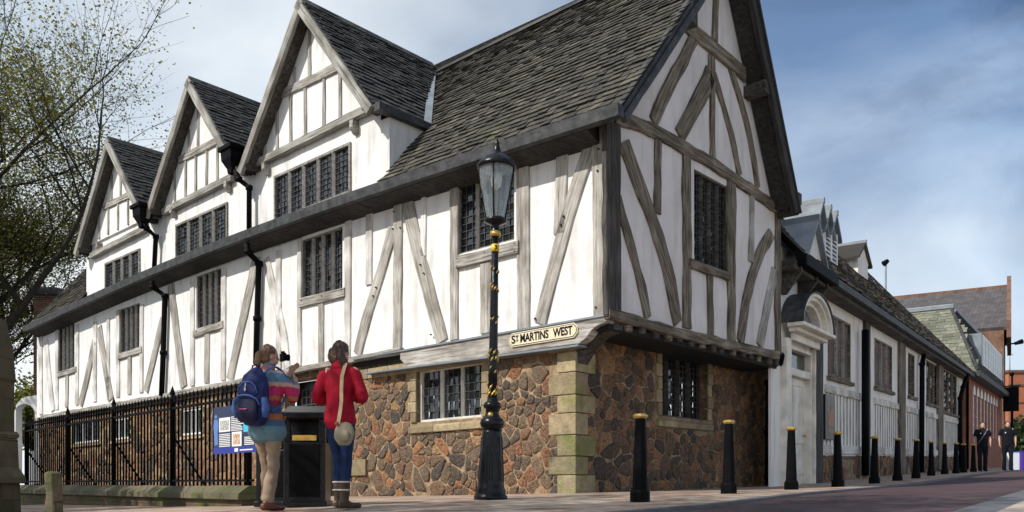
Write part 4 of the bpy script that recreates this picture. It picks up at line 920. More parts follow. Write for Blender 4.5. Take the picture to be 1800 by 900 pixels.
# chimney and white outbuilding at the far left end
cs=thing('brick_chimney',px(88,850,33),'squat brick chimney stack with a wide cap rising behind the left end of the hall','chimney')
c=px(88,545,33); mb=MB(); mb.box(c.x-.42,c.x+.4,c.y-.4,c.y+.4,-.5,(HY-522)/F*33); mb.build('stack','brick_old',cs)
mb=MB(); mb.box(c.x-.62,c.x+.57,c.y-.52,c.y+.52,(HY-522)/F*33,(HY-515)/F*33); mb.box(c.x-.55,c.x+.5,c.y-.45,c.y+.45,(HY-515)/F*33,(HY-509)/F*33); mb.build('cap','gutter',cs,None,.02)
wo=thing('white_archway',px(48,850,31),'low white rendered wall with a round arched opening at the left end of the hall','outbuilding')
mb=MB(); d=31; ac=px(45,790,d); zt=(HY-697)/F*d; rr=.38; pts=[]
yy=d; L_=[(28,850),(28,712),(38,700),(52,696),(78,694),(78,850)]
outer=[Vector(((x-900)/F*d,d,(HY-y)/F*d)) for x,y in L_]; ax=(43-900)/F*d; az=(HY-728)/F*d
inner=[Vector((ax+rr,d,0))]+[Vector((ax+rr*math.cos(PI*k/10),d,az+rr*math.sin(PI*k/10))) for k in range(11)]+[Vector((ax-rr,d,0))]
mb.prism([outer[0],outer[1],outer[2],outer[3],outer[4],outer[5],*inner],Vector((0,.4,0))); mb.build('wall','plaster',wo)
# ================================================================ TREES
def tree(name,base,h,sp,label,nleaf,leafmat,ls,seed,levels=5,r0=.35,bare=.25,lean=(0,0),cat='tree',squash=1.0,group=None,spread=1.0,first=.25):
    rnd=random.Random(seed); t=thing(name,base,label,cat,group); B=MB(); tips=[]
    def grow(p,d,L,r,lv):
        n=4; pts=[p]; rad=[r]; q=p.copy(); dd=d.copy()
        for i in range(n):
            dd=(dd+Vector((rnd.uniform(-1,1),rnd.uniform(-1,1),rnd.uniform(-.4,.8)))*(.10 if lv==0 else .17)).normalized(); q=q+dd*L/n; pts.append(q.copy()); rad.append(r*(1-.45*(i+1)/n))
            if lv>=levels-2: tips.append((q.copy(),dd.copy(),lv))
        B.tube(pts,rad,7 if lv<2 else (5 if lv<4 else 3),.5,False)
        if lv<levels:
            k=rnd.choice([3,4,4]) if lv<3 else rnd.choice([3,4])
            for j in range(k+(2 if lv==0 else 0)):
                i=rnd.randint(1,n) if lv else rnd.randint(2,n); a=rnd.uniform(0,2*PI); sidev=Vector((math.cos(a),math.sin(a),rnd.uniform(-.1,.5)))
                nd=(dd*rnd.uniform(.55,1.0)+sidev*rnd.uniform(.5,.95)*spread).normalized(); nd.z*=squash; nd.normalize()
                grow(pts[i],nd,L*rnd.uniform(.58,.82),rad[i]*.62,lv+1)
            grow(pts[-1],dd,L*.8,rad[-1],lv+1)
    grow(Vector(base),Vector((lean[0],lean[1],1)).normalized(),h*first,r0,0)
    B.build('trunk','bark',t)
    Lf=MB()
    for i in range(nleaf):
        p,d,lv=rnd.choice(tips); p=p+Vector((rnd.gauss(0,1),rnd.gauss(0,1),rnd.gauss(0,1)))*sp*.028
        a=Vector((rnd.uniform(-1,1),rnd.uniform(-1,1),rnd.uniform(-.6,.6))).normalized(); b=a.cross(Vector((rnd.uniform(-1,1),rnd.uniform(-1,1),rnd.uniform(-1,1)))).normalized(); s=ls*rnd.uniform(.6,1.4)
        Lf.add([p,p+a*s*.5+b*s*.35,p+a*s,p+a*s*.5-b*s*.35],[(0,1,2,3)],rnd.random())
    Lf.build('crown',leafmat,t); return t
tree('tall_tree',(-20.5,33,-.6),27,9,'tall spring tree with dark boughs and sparse leaves behind the left end of the hall',115000,'leaf',.10,4,6,.5,spread=1.25,first=.24)
tree('small_tree',(-24.5,46,-.6),11,6,'low yellow green tree seen between the stone pier and the hall',16000,'leaf_low',.2,9,5,.22,first=.2)
tree('churchyard_tree',(-16.5,11.5,-.7),10.5,3,'sparse spring tree of the churchyard, outside the left edge behind the stone pier',26000,'leaf',.2,14,5,.2,cat='tree',first=.3)
tree('churchyard_tree',(-6.2,4.6,-.45),9.5,3,'slender street tree beside the pavement, outside the left edge of the view',5000,'leaf',.15,15,5,.12,cat='tree',first=.42,spread=.8)
# hedge
def bush(name,c,rx,ry,rz,n,label,mat='leaf_dark',ls=.35,seed=1,cat='shrub'):
    rnd=random.Random(seed); t=thing(name,(c[0],c[1],c[2]-rz),label,cat); m=MB()
    for i in range(n):
        v=Vector((rnd.gauss(0,1),rnd.gauss(0,1),rnd.gauss(0,1))).normalized()*rnd.uniform(.6,1.0)*(1+.25*noise.noise(Vector((rnd.random(),i*.001,seed))))
        nb=1+.28*noise.noise(Vector((v.x*2.5,v.y*2.5,v.z*2.5+seed))); p=Vector((c[0]+v.x*rx*nb,c[1]+v.y*ry*nb,c[2]+v.z*rz*nb))
        a=Vector((rnd.uniform(-1,1),rnd.uniform(-1,1),rnd.uniform(-1,1))).normalized(); b=a.cross(Vector((rnd.uniform(-1,1),rnd.uniform(-1,1),rnd.uniform(-1,1)))).normalized(); s=ls*rnd.uniform(.5,1.3)
        m.add([p-a*s/2,p+b*s*.4,p+a*s/2,p-b*s*.4],[(0,1,2,3)],rnd.random())
    m.build('foliage',mat,t); s=MB(); s.tube([(c[0],c[1],c[2]-rz),(c[0]+.1,c[1],c[2]+rz*.4)],[.15,.05],6); s.build('stem','bark',t)
c=px(1806,765,72); bush('hedge',(c.x+1,72,c.z-.3),2.8,2,2.1,7000,'dark green hedge at the far end of the street below the orange block','leaf_dark',.35,3,'hedge')
# ================================================================ STREET FURNITURE
# fence
PF=Plane((-3.62,11.7),(-1450,1490),.0,1)
def zc(u): return (HY-857)/F*11.7+ (-.0)*u   # top of the coping
FE=PF.uv(42,800)[0]
fw_=thing('dwarf_wall',PF.w(5,-.5),'low stone dwarf wall with chamfered mossy coping carrying the black railings','low wall')
mb=MB(); mb.pbox(PF,-.1,FE,-1.2,-.21,-.17,.17); mb.build('wall',brickmat('mossy_brick',(.15,.09,.05),(.10,.065,.035),(.07,.06,.04),.23,.08,.012,.95,0,.5,.5,bcol=(.075,.08,.02)),fw_)
random.seed(21); u=-.14; 
while u<FE:
    L_=random.uniform(.5,.8); mb=MB(); a,b=u+.004,min(FE,u+L_)-.004
    j=random.uniform(-.008,.008)
    mb.hexa([PF.w(a,-.22,-.24),PF.w(b,-.22,-.24),PF.w(b,-.22,.24),PF.w(a,-.22,.24),PF.w(a,-.135,-.24),PF.w(b,-.135,-.24),PF.w(b,-.135,.24),PF.w(a,-.135,.24)])
    mb.hexa([PF.w(a,-.135,-.24),PF.w(b,-.135,-.24),PF.w(b,-.135,.24),PF.w(a,-.135,.24),PF.w(a,-.03+j,-.08),PF.w(b,-.03+j,-.08),PF.w(b,-.03+j,.08),PF.w(a,-.03+j,.08)])
    mb.build('coping_stone','coping',fw_,None,.008); u+=L_
rl=thing('iron_railings',PF.w(5,-.03),'long run of black iron railings with spear tips in front of the hall','railings')
zr=PF.uv(430,697)[1]
mb=MB(); mb.pbox(PF,-.1,FE,zr-.03,zr+.005,-.025,.025); mb.build('top_rail','iron',rl); mb=MB(); mb.pbox(PF,-.1,FE,.03,.06,-.02,.02); mb.build('bottom_rail','iron',rl)
nb2=78
bm_=MB(); bm_.lathe([(.015,-.05),(.015,zr+.08),(.028,zr+.085),(.028,zr+.1),(.012,zr+.11),(.024,zr+.15),(.0,zr+.23)],(0,0,0),8)
b0=bm_.build('bar','iron',rl); WM[b0.name]=Matrix.Translation(PF.w(.0,0)); b0.matrix_basis=WM[b0.name]
for k in range(1,nb2):
    c_=b0.copy(); scn.collection.objects.link(c_); c_.matrix_basis=Matrix.Translation(PF.w(k*(FE-.1)/nb2,0))
for u in(.02,2.6,5.2,7.8,FE-.2):
    mb=MB(); p=PF.w(u,0,-.0); mb.lathe([(.04,-.1),(.04,zr+.1),(.055,zr+.12),(.055,zr+.15),(.02,zr+.17),(.045,zr+.23),(.0,zr+.36)],p,8); mb.build('post','iron',rl); mb=MB(); mb.tube([PF.w(u,-.05,-.55),PF.w(u,.75,-.02)],.018,6); mb.build('stay','iron',rl)
# information board on the railings
iz0,iz1=PF.uv(400,797,.08)[1],PF.uv(400,713,.08)[1]; iu0,iu1=PF.uv(450,750,.08)[0],PF.uv(373,750,.08)[0]
ib=thing('information_board',PF.w((iu0+iu1)/2,iz0,.06),'navy blue information board with a cyan heading and white text fixed to the railings','sign')
mb=MB(); mb.pbox(PF,iu0,iu1,iz0,iz1,.04,.06); mb.build('panel',simple('navy_panel',(.008,.014,.06),.35),ib,None,.004)
bw_=iu1-iu0; bh_=iz1-iz0
M['ivory']=simple('print_white',(.75,.74,.72),.5); M['cyan']=simple('print_cyan',(.05,.45,.62),.5); M['pblue']=simple('print_blue_figure',(.10,.2,.5),.5); M['royal']=simple('print_royal_blue',(.015,.03,.25),.4); M['pgrey']=simple('print_grey_photo',(.4,.4,.4),.5,0,0,10,.8,40); M['ptan']=simple('print_tan_photo',(.55,.38,.24),.5,0,0,10,.6,25)
def ip(x0,x1,y0,y1,mat,name,o=.062):   # fractions from the left/bottom as read
    m=MB(); m.pbox(PF,iu1-x1*bw_,iu1-x0*bw_,iz0+y0*bh_,iz0+y1*bh_,.058,o); return m.build(name,mat,ib)
ip(0,1,0,.13,'royal','footer_band',.0612)
ip(.14,.40,.46,.76,'ivory','photo_panel'); ip(.17,.37,.50,.70,'pgrey','photo',.0645); ip(.44,.66,.14,.44,'ivory','photo_panel'); ip(.47,.62,.18,.40,'ptan','photo',.0645)
for k in range(6): ip(.42,.70-.05*(k%3==2),.745-.038*k,.762-.038*k,'ivory','text_line')
for k in range(6): ip(.42,.68,.465+.03*k-.0,.48+.03*k,'ivory','text_line') if k<3 else None
for k in range(8): ip(.14,.40,.40-.036*k,.418-.036*k,'ivory','text_line')
for k in range(5): ip(.72,.93,.30-.036*k,.318-.036*k,'ivory','text_line')
ip(.70,.86,.42,.72,'cyan','picture'); ip(.62,.9,.045,.07,'ivory','text_line'); ip(.50,.58,.03,.1,'ivory','logo_block')
def pm(P,u,v,o): return P.mtx(u,v,o,0,-1)
text('GUILDHALL',.085,pm(PF,iu1-.66*bw_,iz0+.875*bh_,.062),'cyan',ib,'heading',.001,.004); text('WELCOME TO THE',.035,pm(PF,iu1-.60*bw_,iz0+.955*bh_,.062),'ivory',ib,'heading',.001,.002)
m=MB(); 
for hx,hz,r_ in((.06,.80,.035),): 
    m.prism([PF.w(iu1-(hx+r_*math.cos(a*PI/6))*bw_,iz0+(hz+r_*1.1*math.sin(a*PI/6))*bh_,.058) for a in range(12)],PF.n*.004)
m.prism([PF.w(iu1-x*bw_,iz0+y*bh_,.058) for x,y in((.02,.74),(.10,.74),(.125,.60),(.10,.45),(.11,.2),(.03,.18),(.02,.4),(.0,.6))],PF.n*.004); m.build('printed_figure','pblue',ib)
# street sign
su0,su1=PL.uv(1014,590,.14)[0],PL.uv(893,600,.14)[0]; sv_=PL.uv(953,589,.14)[1]; sw=su1-su0; sh=.235; 
sg=thing('street_sign',PL.w((su0+su1)/2,sv_-sh/2,.14),'cream street name plate with cut corners and black letters on the grey beam','sign')
def oct_(k,o0,o1,mat,name):
    w2,h2=sw/2-k,sh/2-k; c=.07-k*.45; m=MB(); uc=(su0+su1)/2
    q=[(-w2+c,-h2),(w2-c,-h2),(w2,-h2+c),(w2,h2-c),(w2-c,h2),(-w2+c,h2),(-w2,h2-c),(-w2,-h2+c)]
    m.prism([PL.w(uc+a,sv_+b,o0) for a,b in q],PL.n*(o1-o0)); return m.build(name,mat,sg)
oct_(0,.1,.125,'cream','plate').modifiers.new('b','BEVEL').width=.003
oct_(.016,.12,.128,'black','border_line'); oct_(.026,.12,.1305,'cream','field')
um=(su0+su1)/2; ww=sw
def sgt(body,f0,f1,size,dv=0):
    text(body,size,pm(PL,su1-sw*(f0+f1)/2,sv_+dv,.132),'black',sg,'lettering',.004,.0045,'CENTER',1,sw*(f1-f0))
sgt('S',.05,.108,.185); sgt('T',.115,.155,.105,.02); sgt('MARTINS',.185,.60,.185); sgt('WEST',.665,.935,.185)
m=MB(); m.pbox(PL,su1-sw*.155,su1-sw*.115,sv_-.03,sv_-.02,.131,.136); m.build('lettering','black',sg)
# street lamp
LY=10.75; lx=(862.5-900)/F*LY; lg=G(lx,LY); q=LY/F
lp=thing('street_lamp',(lx,LY,lg),'black cast iron street lamp with gilded ornaments, tapering glass lantern and yellow number tag','street lamp')
AX=Vector((11/615,0,1)).normalized(); BL=Vector((lx,LY,lg-.01))
def at(h): return BL+AX*h
def yh(y): return (876-y)*q
H=lambda y: yh(y)
m=MB(); m.lathe([(.215,0),(.215,H(869)),(.19,H(866)),(.195,H(860)),(.17,H(853)),(.165,H(840)),(.125,H(758)),(.118,H(752))],at(0),20,axis=AX)
bs=m.build('base','black',lp)
m=MB(); m.lathe([(.115,H(753)),(.14,H(748)),(.155,H(741)),(.14,H(734)),(.1,H(730)),(.085,H(724)),(.085,H(716)),(.11,H(714)),(.115,H(709)),(.1,H(705)),(.07,H(702)),(.065,H(695))],at(0),20,axis=AX); m.build('collar','black',lp)
for k in range(8):
    a=2*PI*(k+.5)/8; m=MB(); d_=Vector((math.cos(a),math.sin(a),0)); 
    for dd in(-.3,.3):
        e_=Vector((math.cos(a+dd),math.sin(a+dd),0)); m.tube([at(H(842))+e_*.163,at(H(765))+e_*.129],.006,4)
    m.tube([at(H(842))+Vector((math.cos(a-.3),math.sin(a-.3),0))*.163,at(H(842))+Vector((math.cos(a+.3),math.sin(a+.3),0))*.163],.006,4)
    m.build('panel_moulding',M['black'],bs)
m=MB(); m.lathe([(.062,H(700)),(.058,H(640)),(.05,H(520)),(.042,H(415))],at(0),16,axis=AX); sh_=m.build('shaft','black',lp)
m=MB(); m.lathe([(.042,H(416)),(.062,H(410)),(.066,H(405)),(.05,H(400)),(.045,H(396)),(.05,H(393)),(.14,H(388)),(.148,H(384)),(.12,H(381))],at(0),20,axis=AX); m.build('lantern_cup','black',lp)
random.seed(4)
for y,n,s in((472,7,1.0),(505,9,1.15),(560,7,1.1),(622,14,1.35),(650,6,1.0),(682,16,1.45)):
    m=MB()
    for k in range(n):
        a=2*PI*k/n; h=H(y)+random.uniform(-.045,.045)*s; r_=.052+(.01 if y>600 else 0); p=at(h)+Vector((math.cos(a),math.sin(a),0))*(r_-.006)
        t=Vector((-math.sin(a),math.cos(a),0)); m.tube([p-t*.014*s-Vector((0,0,.02*s)),p+Vector((math.cos(a),math.sin(a),0))*.008,p+t*.016*s+Vector((0,0,.03*s))],[.004,.011*s,.003],6)
    m.build('gilded_leaf_band','gold',sh_)
m=MB(); m.lathe([(.066,H(413)),(.072,H(409)),(.066,H(404))],at(0),16,axis=AX); m.build('gold_ring','gold',lp)
p=at(H(727))+Vector((-.02,-.086,0)); m=MB(); m.lathe([(.035,0),(.035,.012),(.022,.015),(.02,.02)],p,14,axis=Vector((0,-1,0))); m.build('rosette','gold',bs)
m=MB(); m.lathe([(.0515,H(440)),(.0505,H(427))],at(0),20,axis=AX); tg=m.build('number_tag','yellow',lp)
text('3',.075,Matrix.Translation(at(H(433.5))+Vector((.012,-.0535,0)))@Matrix.Rotation(R(90),4,'X'),'black',tg,'number',.001,.003)
# glass lantern
GL,gt,gb,gn,gl_=newmat('lantern_glass'); gb.inputs['Base Color'].default_value=(.86,.92,.94,1); gb.inputs['Transmission Weight'].default_value=.9; gb.inputs['Roughness'].default_value=.06; gb.inputs['IOR'].default_value=1.2; M['lglass']=GL
def shell(m,prof,seg,tk=.006):
    for a,b in zip(prof,prof[1:]):
        for k in range(seg):
            a0,a1=2*PI*k/seg,2*PI*(k+1)/seg
            def P_(r,h,an): return at(h)+Vector((r*math.cos(an),r*math.sin(an),0))
            m.add([P_(a[0],a[1],a0),P_(a[0],a[1],a1),P_(b[0],b[1],a1),P_(b[0],b[1],a0)],[(0,1,2,3)],.5,False)
m=MB(); shell(m,[(.115,H(382)),(.225,H(293))],16); gl=m.build('glass_lantern','lglass',lp); md=gl.modifiers.new('solid','SOLIDIFY'); md.thickness=.005
for k in range(4):
    a=2*PI*k/4+R(-100); m=MB(); e_=Vector((math.cos(a),math.sin(a),0)); m.tube([at(H(383))+e_*.118,at(H(292))+e_*.229],.011,6); m.build('lantern_bar','black',lp)
m=MB(); m.lathe([(.12,H(293)),(.245,H(294)),(.25,H(289)),(.238,H(286)),(.20,H(278)),(.14,H(272)),(.075,H(269)),(.06,H(266)),(.05,H(262)),(.028,H(252)),(.034,H(249)),(.02,H(245)),(.0,H(238))],at(0),24,axis=AX); m.build('lantern_cap','lead' if 0 else 'black',lp)
m=MB(); m.lathe([(.0,H(296)),(.05,H(300)),(.075,H(312)),(.06,H(324)),(.0,H(332))],at(0),14,axis=AX); m.build('bulb_globe',simple('frosted_globe',(.7,.7,.66),.4),lp)
# bollards
def bollard():
    t=thing('bollard',(0,0,0),'x','bollard','black bollards with gilt caps along the kerb')
    m=MB(); m.lathe([(.115,-.05),(.115,.115),(.10,.135),(.092,.15)],(0,0,0),8,smooth=False); m.build('base','iron',t,None,.008)
    m=MB(); m.lathe([(.09,.13),(.06,.93),(.06,.95)],(0,0,0),8,smooth=False); m.build('shaft','iron',t,None,.004)
    m=MB(); m.lathe([(.062,.945),(.075,.955),(.086,.965),(.086,.985),(.078,.99),(.07,1.0)],(0,0,0),8,smooth=False); m.build('cap','gold',t,None,.004)
    return t
BX=[(1125,888,155),(1281,873,129),(1391,863,110),(1473,857,97),(1537,850,83),(1577.5,844,75),(1610,840,69),(1637,836,61),(1660.5,833,56),(1680.5,831,54),(1694,829,51),(1711,828,49)]
BLB=['black bollard nearest the camera, in front of the stone gable left of its barred window','black bollard in front of the stone gable, just right of its barred window','black bollard standing in front of the white panelled door','black bollard in front of the poster case on the timbered range',
 'black bollard just right of the first black downpipe of the range','sixth bollard from the camera, below the second shuttered window','seventh bollard from the camera, before the third bay of the range','eighth bollard from the camera, before the fourth bay of the range','ninth bollard from the camera, near the last bay of the range','tenth bollard from the camera, close to the end of the range','eleventh bollard from the camera, beside the red brick building','last and farthest bollard, beside the walking man with the shoulder strap']
b0=bollard(); kids=list(b0.children)
for i,((x,y,h),lb) in enumerate(zip(BX,BLB)):
    if i==0: o=b0
    else:
        o=b0.copy(); scn.collection.objects.link(o)
        for c in kids: cc=c.copy(); scn.collection.objects.link(cc); cc.parent=o
    Y=F*1.0/h; X=(x-900)/F*Y; o.location=(X,Y,G(X,Y)); o.rotation_euler=(R([.6,-.5,.3,-.8,.4,0,.5,-.3,.2,0,0,0][i]),R([0,.6,-.4,.3,0,.5,-.5,0,.3,0,0,0][i]),R(20+i*7)); o['label']=lb
# litter bins near the women
def bin_(c,wd,dp,h,ang,label):
    t=thing('litter_bin',c,label,'bin'); mt=Matrix.Translation(Vector(c))@Matrix.Rotation(ang,4,'Z')
    m=MB(); m.box(-wd/2,wd/2,-dp/2,dp/2,.05,h*.62); m.box(-wd/2-.02,wd/2+.02,-dp/2-.02,dp/2+.02,0,.07); m.build('body','black',t,mt,.012)
    m=MB(); 
    m.box(-wd/2,wd/2,dp/2-.05,dp/2,h*.62,h*.84); m.build('back_panel','black',t,mt,.006)
    for x in(-wd/2,wd/2-.07): m=MB(); m.box(x,x+.07,-dp/2,-dp/2+.07,h*.62,h*.84); m.build('post','black',t,mt,.006)
    m=MB(); m.hexa([(-wd/2-.03,-dp/2-.04,h*.84),(wd/2+.03,-dp/2-.04,h*.84),(wd/2+.03,dp/2+.03,h*.84),(-wd/2-.03,dp/2+.03,h*.84),(-wd/2-.03,-dp/2-.04,h*.9),(wd/2+.03,-dp/2-.04,h*.9),(wd/2+.03,dp/2+.03,h),(-wd/2-.03,dp/2+.03,h)]); m.build('lid','black',t,mt,.015)
    m=MB(); m.box(-wd/2+.1,wd/2-.1,-dp/2-.006,-dp/2+.02,h*.635,h*.685); m.build('yellow_band','amber',t,mt)
    m=MB(); m.box(-wd/2+.06,wd/2-.06,-dp/2-.012,-dp/2+.01,.12,h*.6); m.build('door','iron',t,mt,.006)
    return t
Yb=9.9; bx=(541-900)/F*Yb; bin_((bx,Yb,G(bx,Yb)),.47,.45,1.2,R(4),'tall black litter bin with a yellow band, between the two women')
Yb2=10.4; bx=(490-900)/F*Yb2; bin_((bx,Yb2,G(bx,Yb2)),.42,.4,1.12,R(-6),'black litter bin with a yellow band, partly hidden behind the woman with the backpack')
# stone pier at the left edge
sp=thing('stone_pier',(-7.0,11.5,-.6),'weathered stone pier with stepped mossy offsets at the left edge of the picture','pier')
def prf(pts,y0,y1,name,mat,b=.012):
    d=y0; m=MB(); m.prism([Vector(((x-900)/F*y1,d,(HY-y)/F*d)) for x,y in pts],Vector((0,y1-y0,0))); return m.build(name,mat,sp,None,b)
prf([(-60,755),(-60,660),(-40,548),(11,545),(24,600),(29,660),(26,664),(26,755)],11.5,12.2,'upper_stage','ashlar_grey')
prf([(-60,765),(-60,752),(32,752),(36,760),(32,766)],11.42,12.3,'string_course','coping',.02)
prf([(-60,850),(-60,766),(32,766),(34,820),(46,838),(46,850)],11.4,12.3,'splayed_offset','coping')
prf([(-60,915),(-60,850),(36,850),(38,915)],11.38,12.3,'plinth','ashlar_grey')
ss=thing('stone_stump',(-6.2,11.35,-.5),'short weathered stone post leaning against the dwarf wall near the stone pier','post')
m=MB(); d=11.2; m.prism([Vector(((x-900)/F*d,d,(HY-y)/F*d)) for x,y in((76,900),(80,870),(76,832),(84,828),(92,832),(95,905))],Vector((0,.25,0))); m.build('stump','coping',ss,None,.02)
# CCTV mast, wall lamp, signboard
d=62; t=thing('camera_mast',px(1557,830,d),'thin pale mast with a small surveillance camera rising behind the long slate roof','mast')
m=MB(); m.tube([px(1557,840,d),px(1557,466,d)],.07,8); m.build('mast','lead',t); m=MB(); a=px(1553,464,d); b=px(1561,458,d); m.tube([a,b],[.22,.14],8); m.build('camera','iron',t)
d=55; t=thing('wall_lamp',px(1772,605,d),'dark street light on a short arm at the end of the brick building','street light')
m=MB(); m.tube([px(1768,606,d),px(1786,603,d)],.05,6); m.build('arm','iron',t); m=MB(); m.tube([px(1784,604,d),px(1797,600,d)],[.1,.16],8); m.build('lamp_head','iron',t)
d=60; t=thing('lamp_column',px(1779,828,d),'grey lamp column standing in front of the orange block','lamp post')
m=MB(); m.tube([px(1779,835,d),px(1779,660,d)],[.12,.07],8); m.build('column','iron',t); m=MB(); m.tube([px(1776,658,d),px(1781,657,d)],.14,8); m.build('lamp_head','iron',t)
d=52; t=thing('hanging_sign',PB.w(u1-2,4,0),'dark hanging sign on a bracket on the end of the brick building','sign')
u_,v_=PB.uv(1757,700,.0); m=MB(); m.pbox(PB,u_,u_+.1,v_-.9,v_+.7,.2,1.1); m.build('board','iron',t,None,.01); m=MB(); m.pbox(PB,u_+.03,u_+.07,v_+.72,v_+.8,0,1.2); m.build('bracket','iron',t)
d=34; t=thing('signboard',px(1790,826,d),'white and purple panel board standing in the road at the right edge','signboard')
for x0,x1,c,nm in((1777,1792,(.75,.82,.9),'white_panel'),(1792,1796,(.2,.03,.35),'purple_panel'),(1796,1803,(.03,.05,.35),'blue_panel')):
    a,b=px(x0,826,d),px(x1,795,d); m=MB(); m.box(a.x,b.x,d,d+.4,a.z,b.z); m.build(nm,simple(nm,c,.5),t)
m=MB(); a,b=px(1777,795,d),px(1803,793,d); m.box(a.x,b.x,d-.01,d+.41,a.z,b.z); m.build('trim',simple('blue_trim',(.03,.05,.35),.5),t)

# ================================================================ PEOPLE
def catmull(P_,k=4):
    out=[]; n=len(P_)
    for i in range(n-1):
        p0,p1,p2,p3=P_[max(i-1,0)],P_[i],P_[i+1],P_[min(i+2,n-1)]
        for j in range(k):
            t=j/k; out.append(tuple(.5*((2*b)+(-a+c)*t+(2*a-5*b+4*c-d)*t*t+(-a+3*b-3*c+d)*t**3) for a,b,c,d in zip(p0,p1,p2,p3)))
    out.append(tuple(P_[-1])); return out
def chain(mb,rings,side=(1,0,0),seg=16,k=4,cap=True):
    """rings: (x,y,z,side radius,front radius)"""
    C_=catmull([tuple(r) for r in rings],k); n=len(C_); sv0=Vector(side)
    a,b=C_[0],C_[-1]
    def ext(p,q,f): d=(Vector(p[:3])-Vector(q[:3])).normalized(); r=min(p[3],p[4]); return [tuple(Vector(p[:3])+d*r*.45)+(p[3]*.75*f,p[4]*.75*f),tuple(Vector(p[:3])+d*r*.62)+(p[3]*.35*f,p[4]*.35*f)]
    if cap: e0=ext(C_[0],C_[1],1); e1=ext(C_[-1],C_[-2],1); C_=[e0[1],e0[0]]+C_+e1; n=len(C_)
    vs=[]
    for i,c in enumerate(C_):
        t=(Vector(C_[min(i+1,n-1)][:3])-Vector(C_[max(i-1,0)][:3])).normalized(); s_=(sv0-t*sv0.dot(t))
        if s_.length<.2: s_=Vector((0,0,1))-t*t.z
        s_.normalize(); f_=t.cross(s_)
        for q in range(seg):
            an=2*PI*q/seg; vs.append(Vector(c[:3])+s_*c[3]*math.cos(an)+f_*c[4]*math.sin(an))
    fs=[(i*seg+q,i*seg+(q+1)%seg,(i+1)*seg+(q+1)%seg,(i+1)*seg+q) for i in range(n-1) for q in range(seg)]+[tuple(range(seg))[::-1],tuple(range((n-1)*seg,n*seg))]
    mb.add(vs,fs,.5,True)
def ball(mb,c,r,seg=16):
    vs=[];n=10; c=Vector(c); r=r if hasattr(r,'__len__') else (r,r,r)
    for i in range(1,n):
        for q in range(seg):
            a=PI*i/n;b=2*PI*q/seg; vs.append(c+Vector((r[0]*math.sin(a)*math.cos(b),r[1]*math.sin(a)*math.sin(b),-r[2]*math.cos(a))))
    m=len(vs); vs+= [c+Vector((0,0,-r[2])),c+Vector((0,0,r[2]))]
    fs=[(i*seg+q,i*seg+(q+1)%seg,(i+1)*seg+(q+1)%seg,(i+1)*seg+q) for i in range(n-2) for q in range(seg)]+[(m,(q+1)%seg,q) for q in range(seg)]+[(m+1,(n-2)*seg+q,(n-2)*seg+(q+1)%seg) for q in range(seg)]
    mb.add(vs,fs,.5,True)
def fuse(mb,name,mat,parent,mtx,vox=.01,sm=4,fold=0,fs=(9,9,3)):
    me=bpy.data.meshes.new(name); me.from_pydata(mb.v,[],mb.f); ob=bpy.data.objects.new('tmp',me); scn.collection.objects.link(ob)
    r=ob.modifiers.new('r','REMESH'); r.mode='VOXEL'; r.voxel_size=vox
    k=ob.modifiers.new('s','SMOOTH'); k.iterations=sm; k.factor=.5
    m2=bpy.data.meshes.new_from_object(ob.evaluated_get(bpy.context.evaluated_depsgraph_get())); bpy.data.objects.remove(ob)
    m2.name=name
    if fold:
        for v in m2.vertices:
            c=v.co; q=Vector((c.x*fs[0],c.y*fs[1],c.z*fs[2]+c.x*4)); d=noise.noise(q)+.5*noise.noise(q*2.3); v.co=c+v.normal*fold*d
    m2.polygons.foreach_set('use_smooth',[True]*len(m2.polygons)); m2.materials.clear(); m2.materials.append(mat if not isinstance(mat,str) else M[mat])
    o=bpy.data.objects.new(name,m2); link(o,parent,mtx); return o
def hand(mb,w,d,palm,side,sz=1.0,curl=.6):
    """palm and five fingers leaving the wrist w along d; palm = palm normal; side = thumb direction"""
    w,d,palm,side=Vector(w),Vector(d).normalized(),Vector(palm).normalized(),Vector(side).normalized()
    c=w+d*.045*sz; rg=[tuple(w)+(.026*sz,.02*sz),tuple(w+d*.04*sz)+(.04*sz,.017*sz),tuple(w+d*.085*sz)+(.038*sz,.014*sz)]
    chain(mb,rg,side,10,2)
    for i,(o,L) in enumerate(((.028,.07),(.009,.08),(-.01,.075),(-.028,.06))):
        p=w+d*.085*sz+side*o*sz; p1=p+(d*math.cos(curl)+palm*math.sin(curl))*L*.5*sz; p2=p1+(d*math.cos(curl*2.3)+palm*math.sin(curl*2.3))*L*.5*sz
        chain(mb,[tuple(p-d*.02*sz)+(.009*sz,.009*sz),tuple(p1)+(.0088*sz,.0085*sz),tuple(p2)+(.0075*sz,.007*sz)],side,8,2)
    p=w+d*.03*sz+side*.03*sz; p1=p+(side*.7+d*.6+palm*.3).normalized()*.035*sz; p2=p1+(d+palm*.5).normalized()*.03*sz
    chain(mb,[tuple(p)+(.013*sz,.012*sz),tuple(p1)+(.011*sz,.01*sz),tuple(p2)+(.009*sz,.008*sz)],side,8,2)
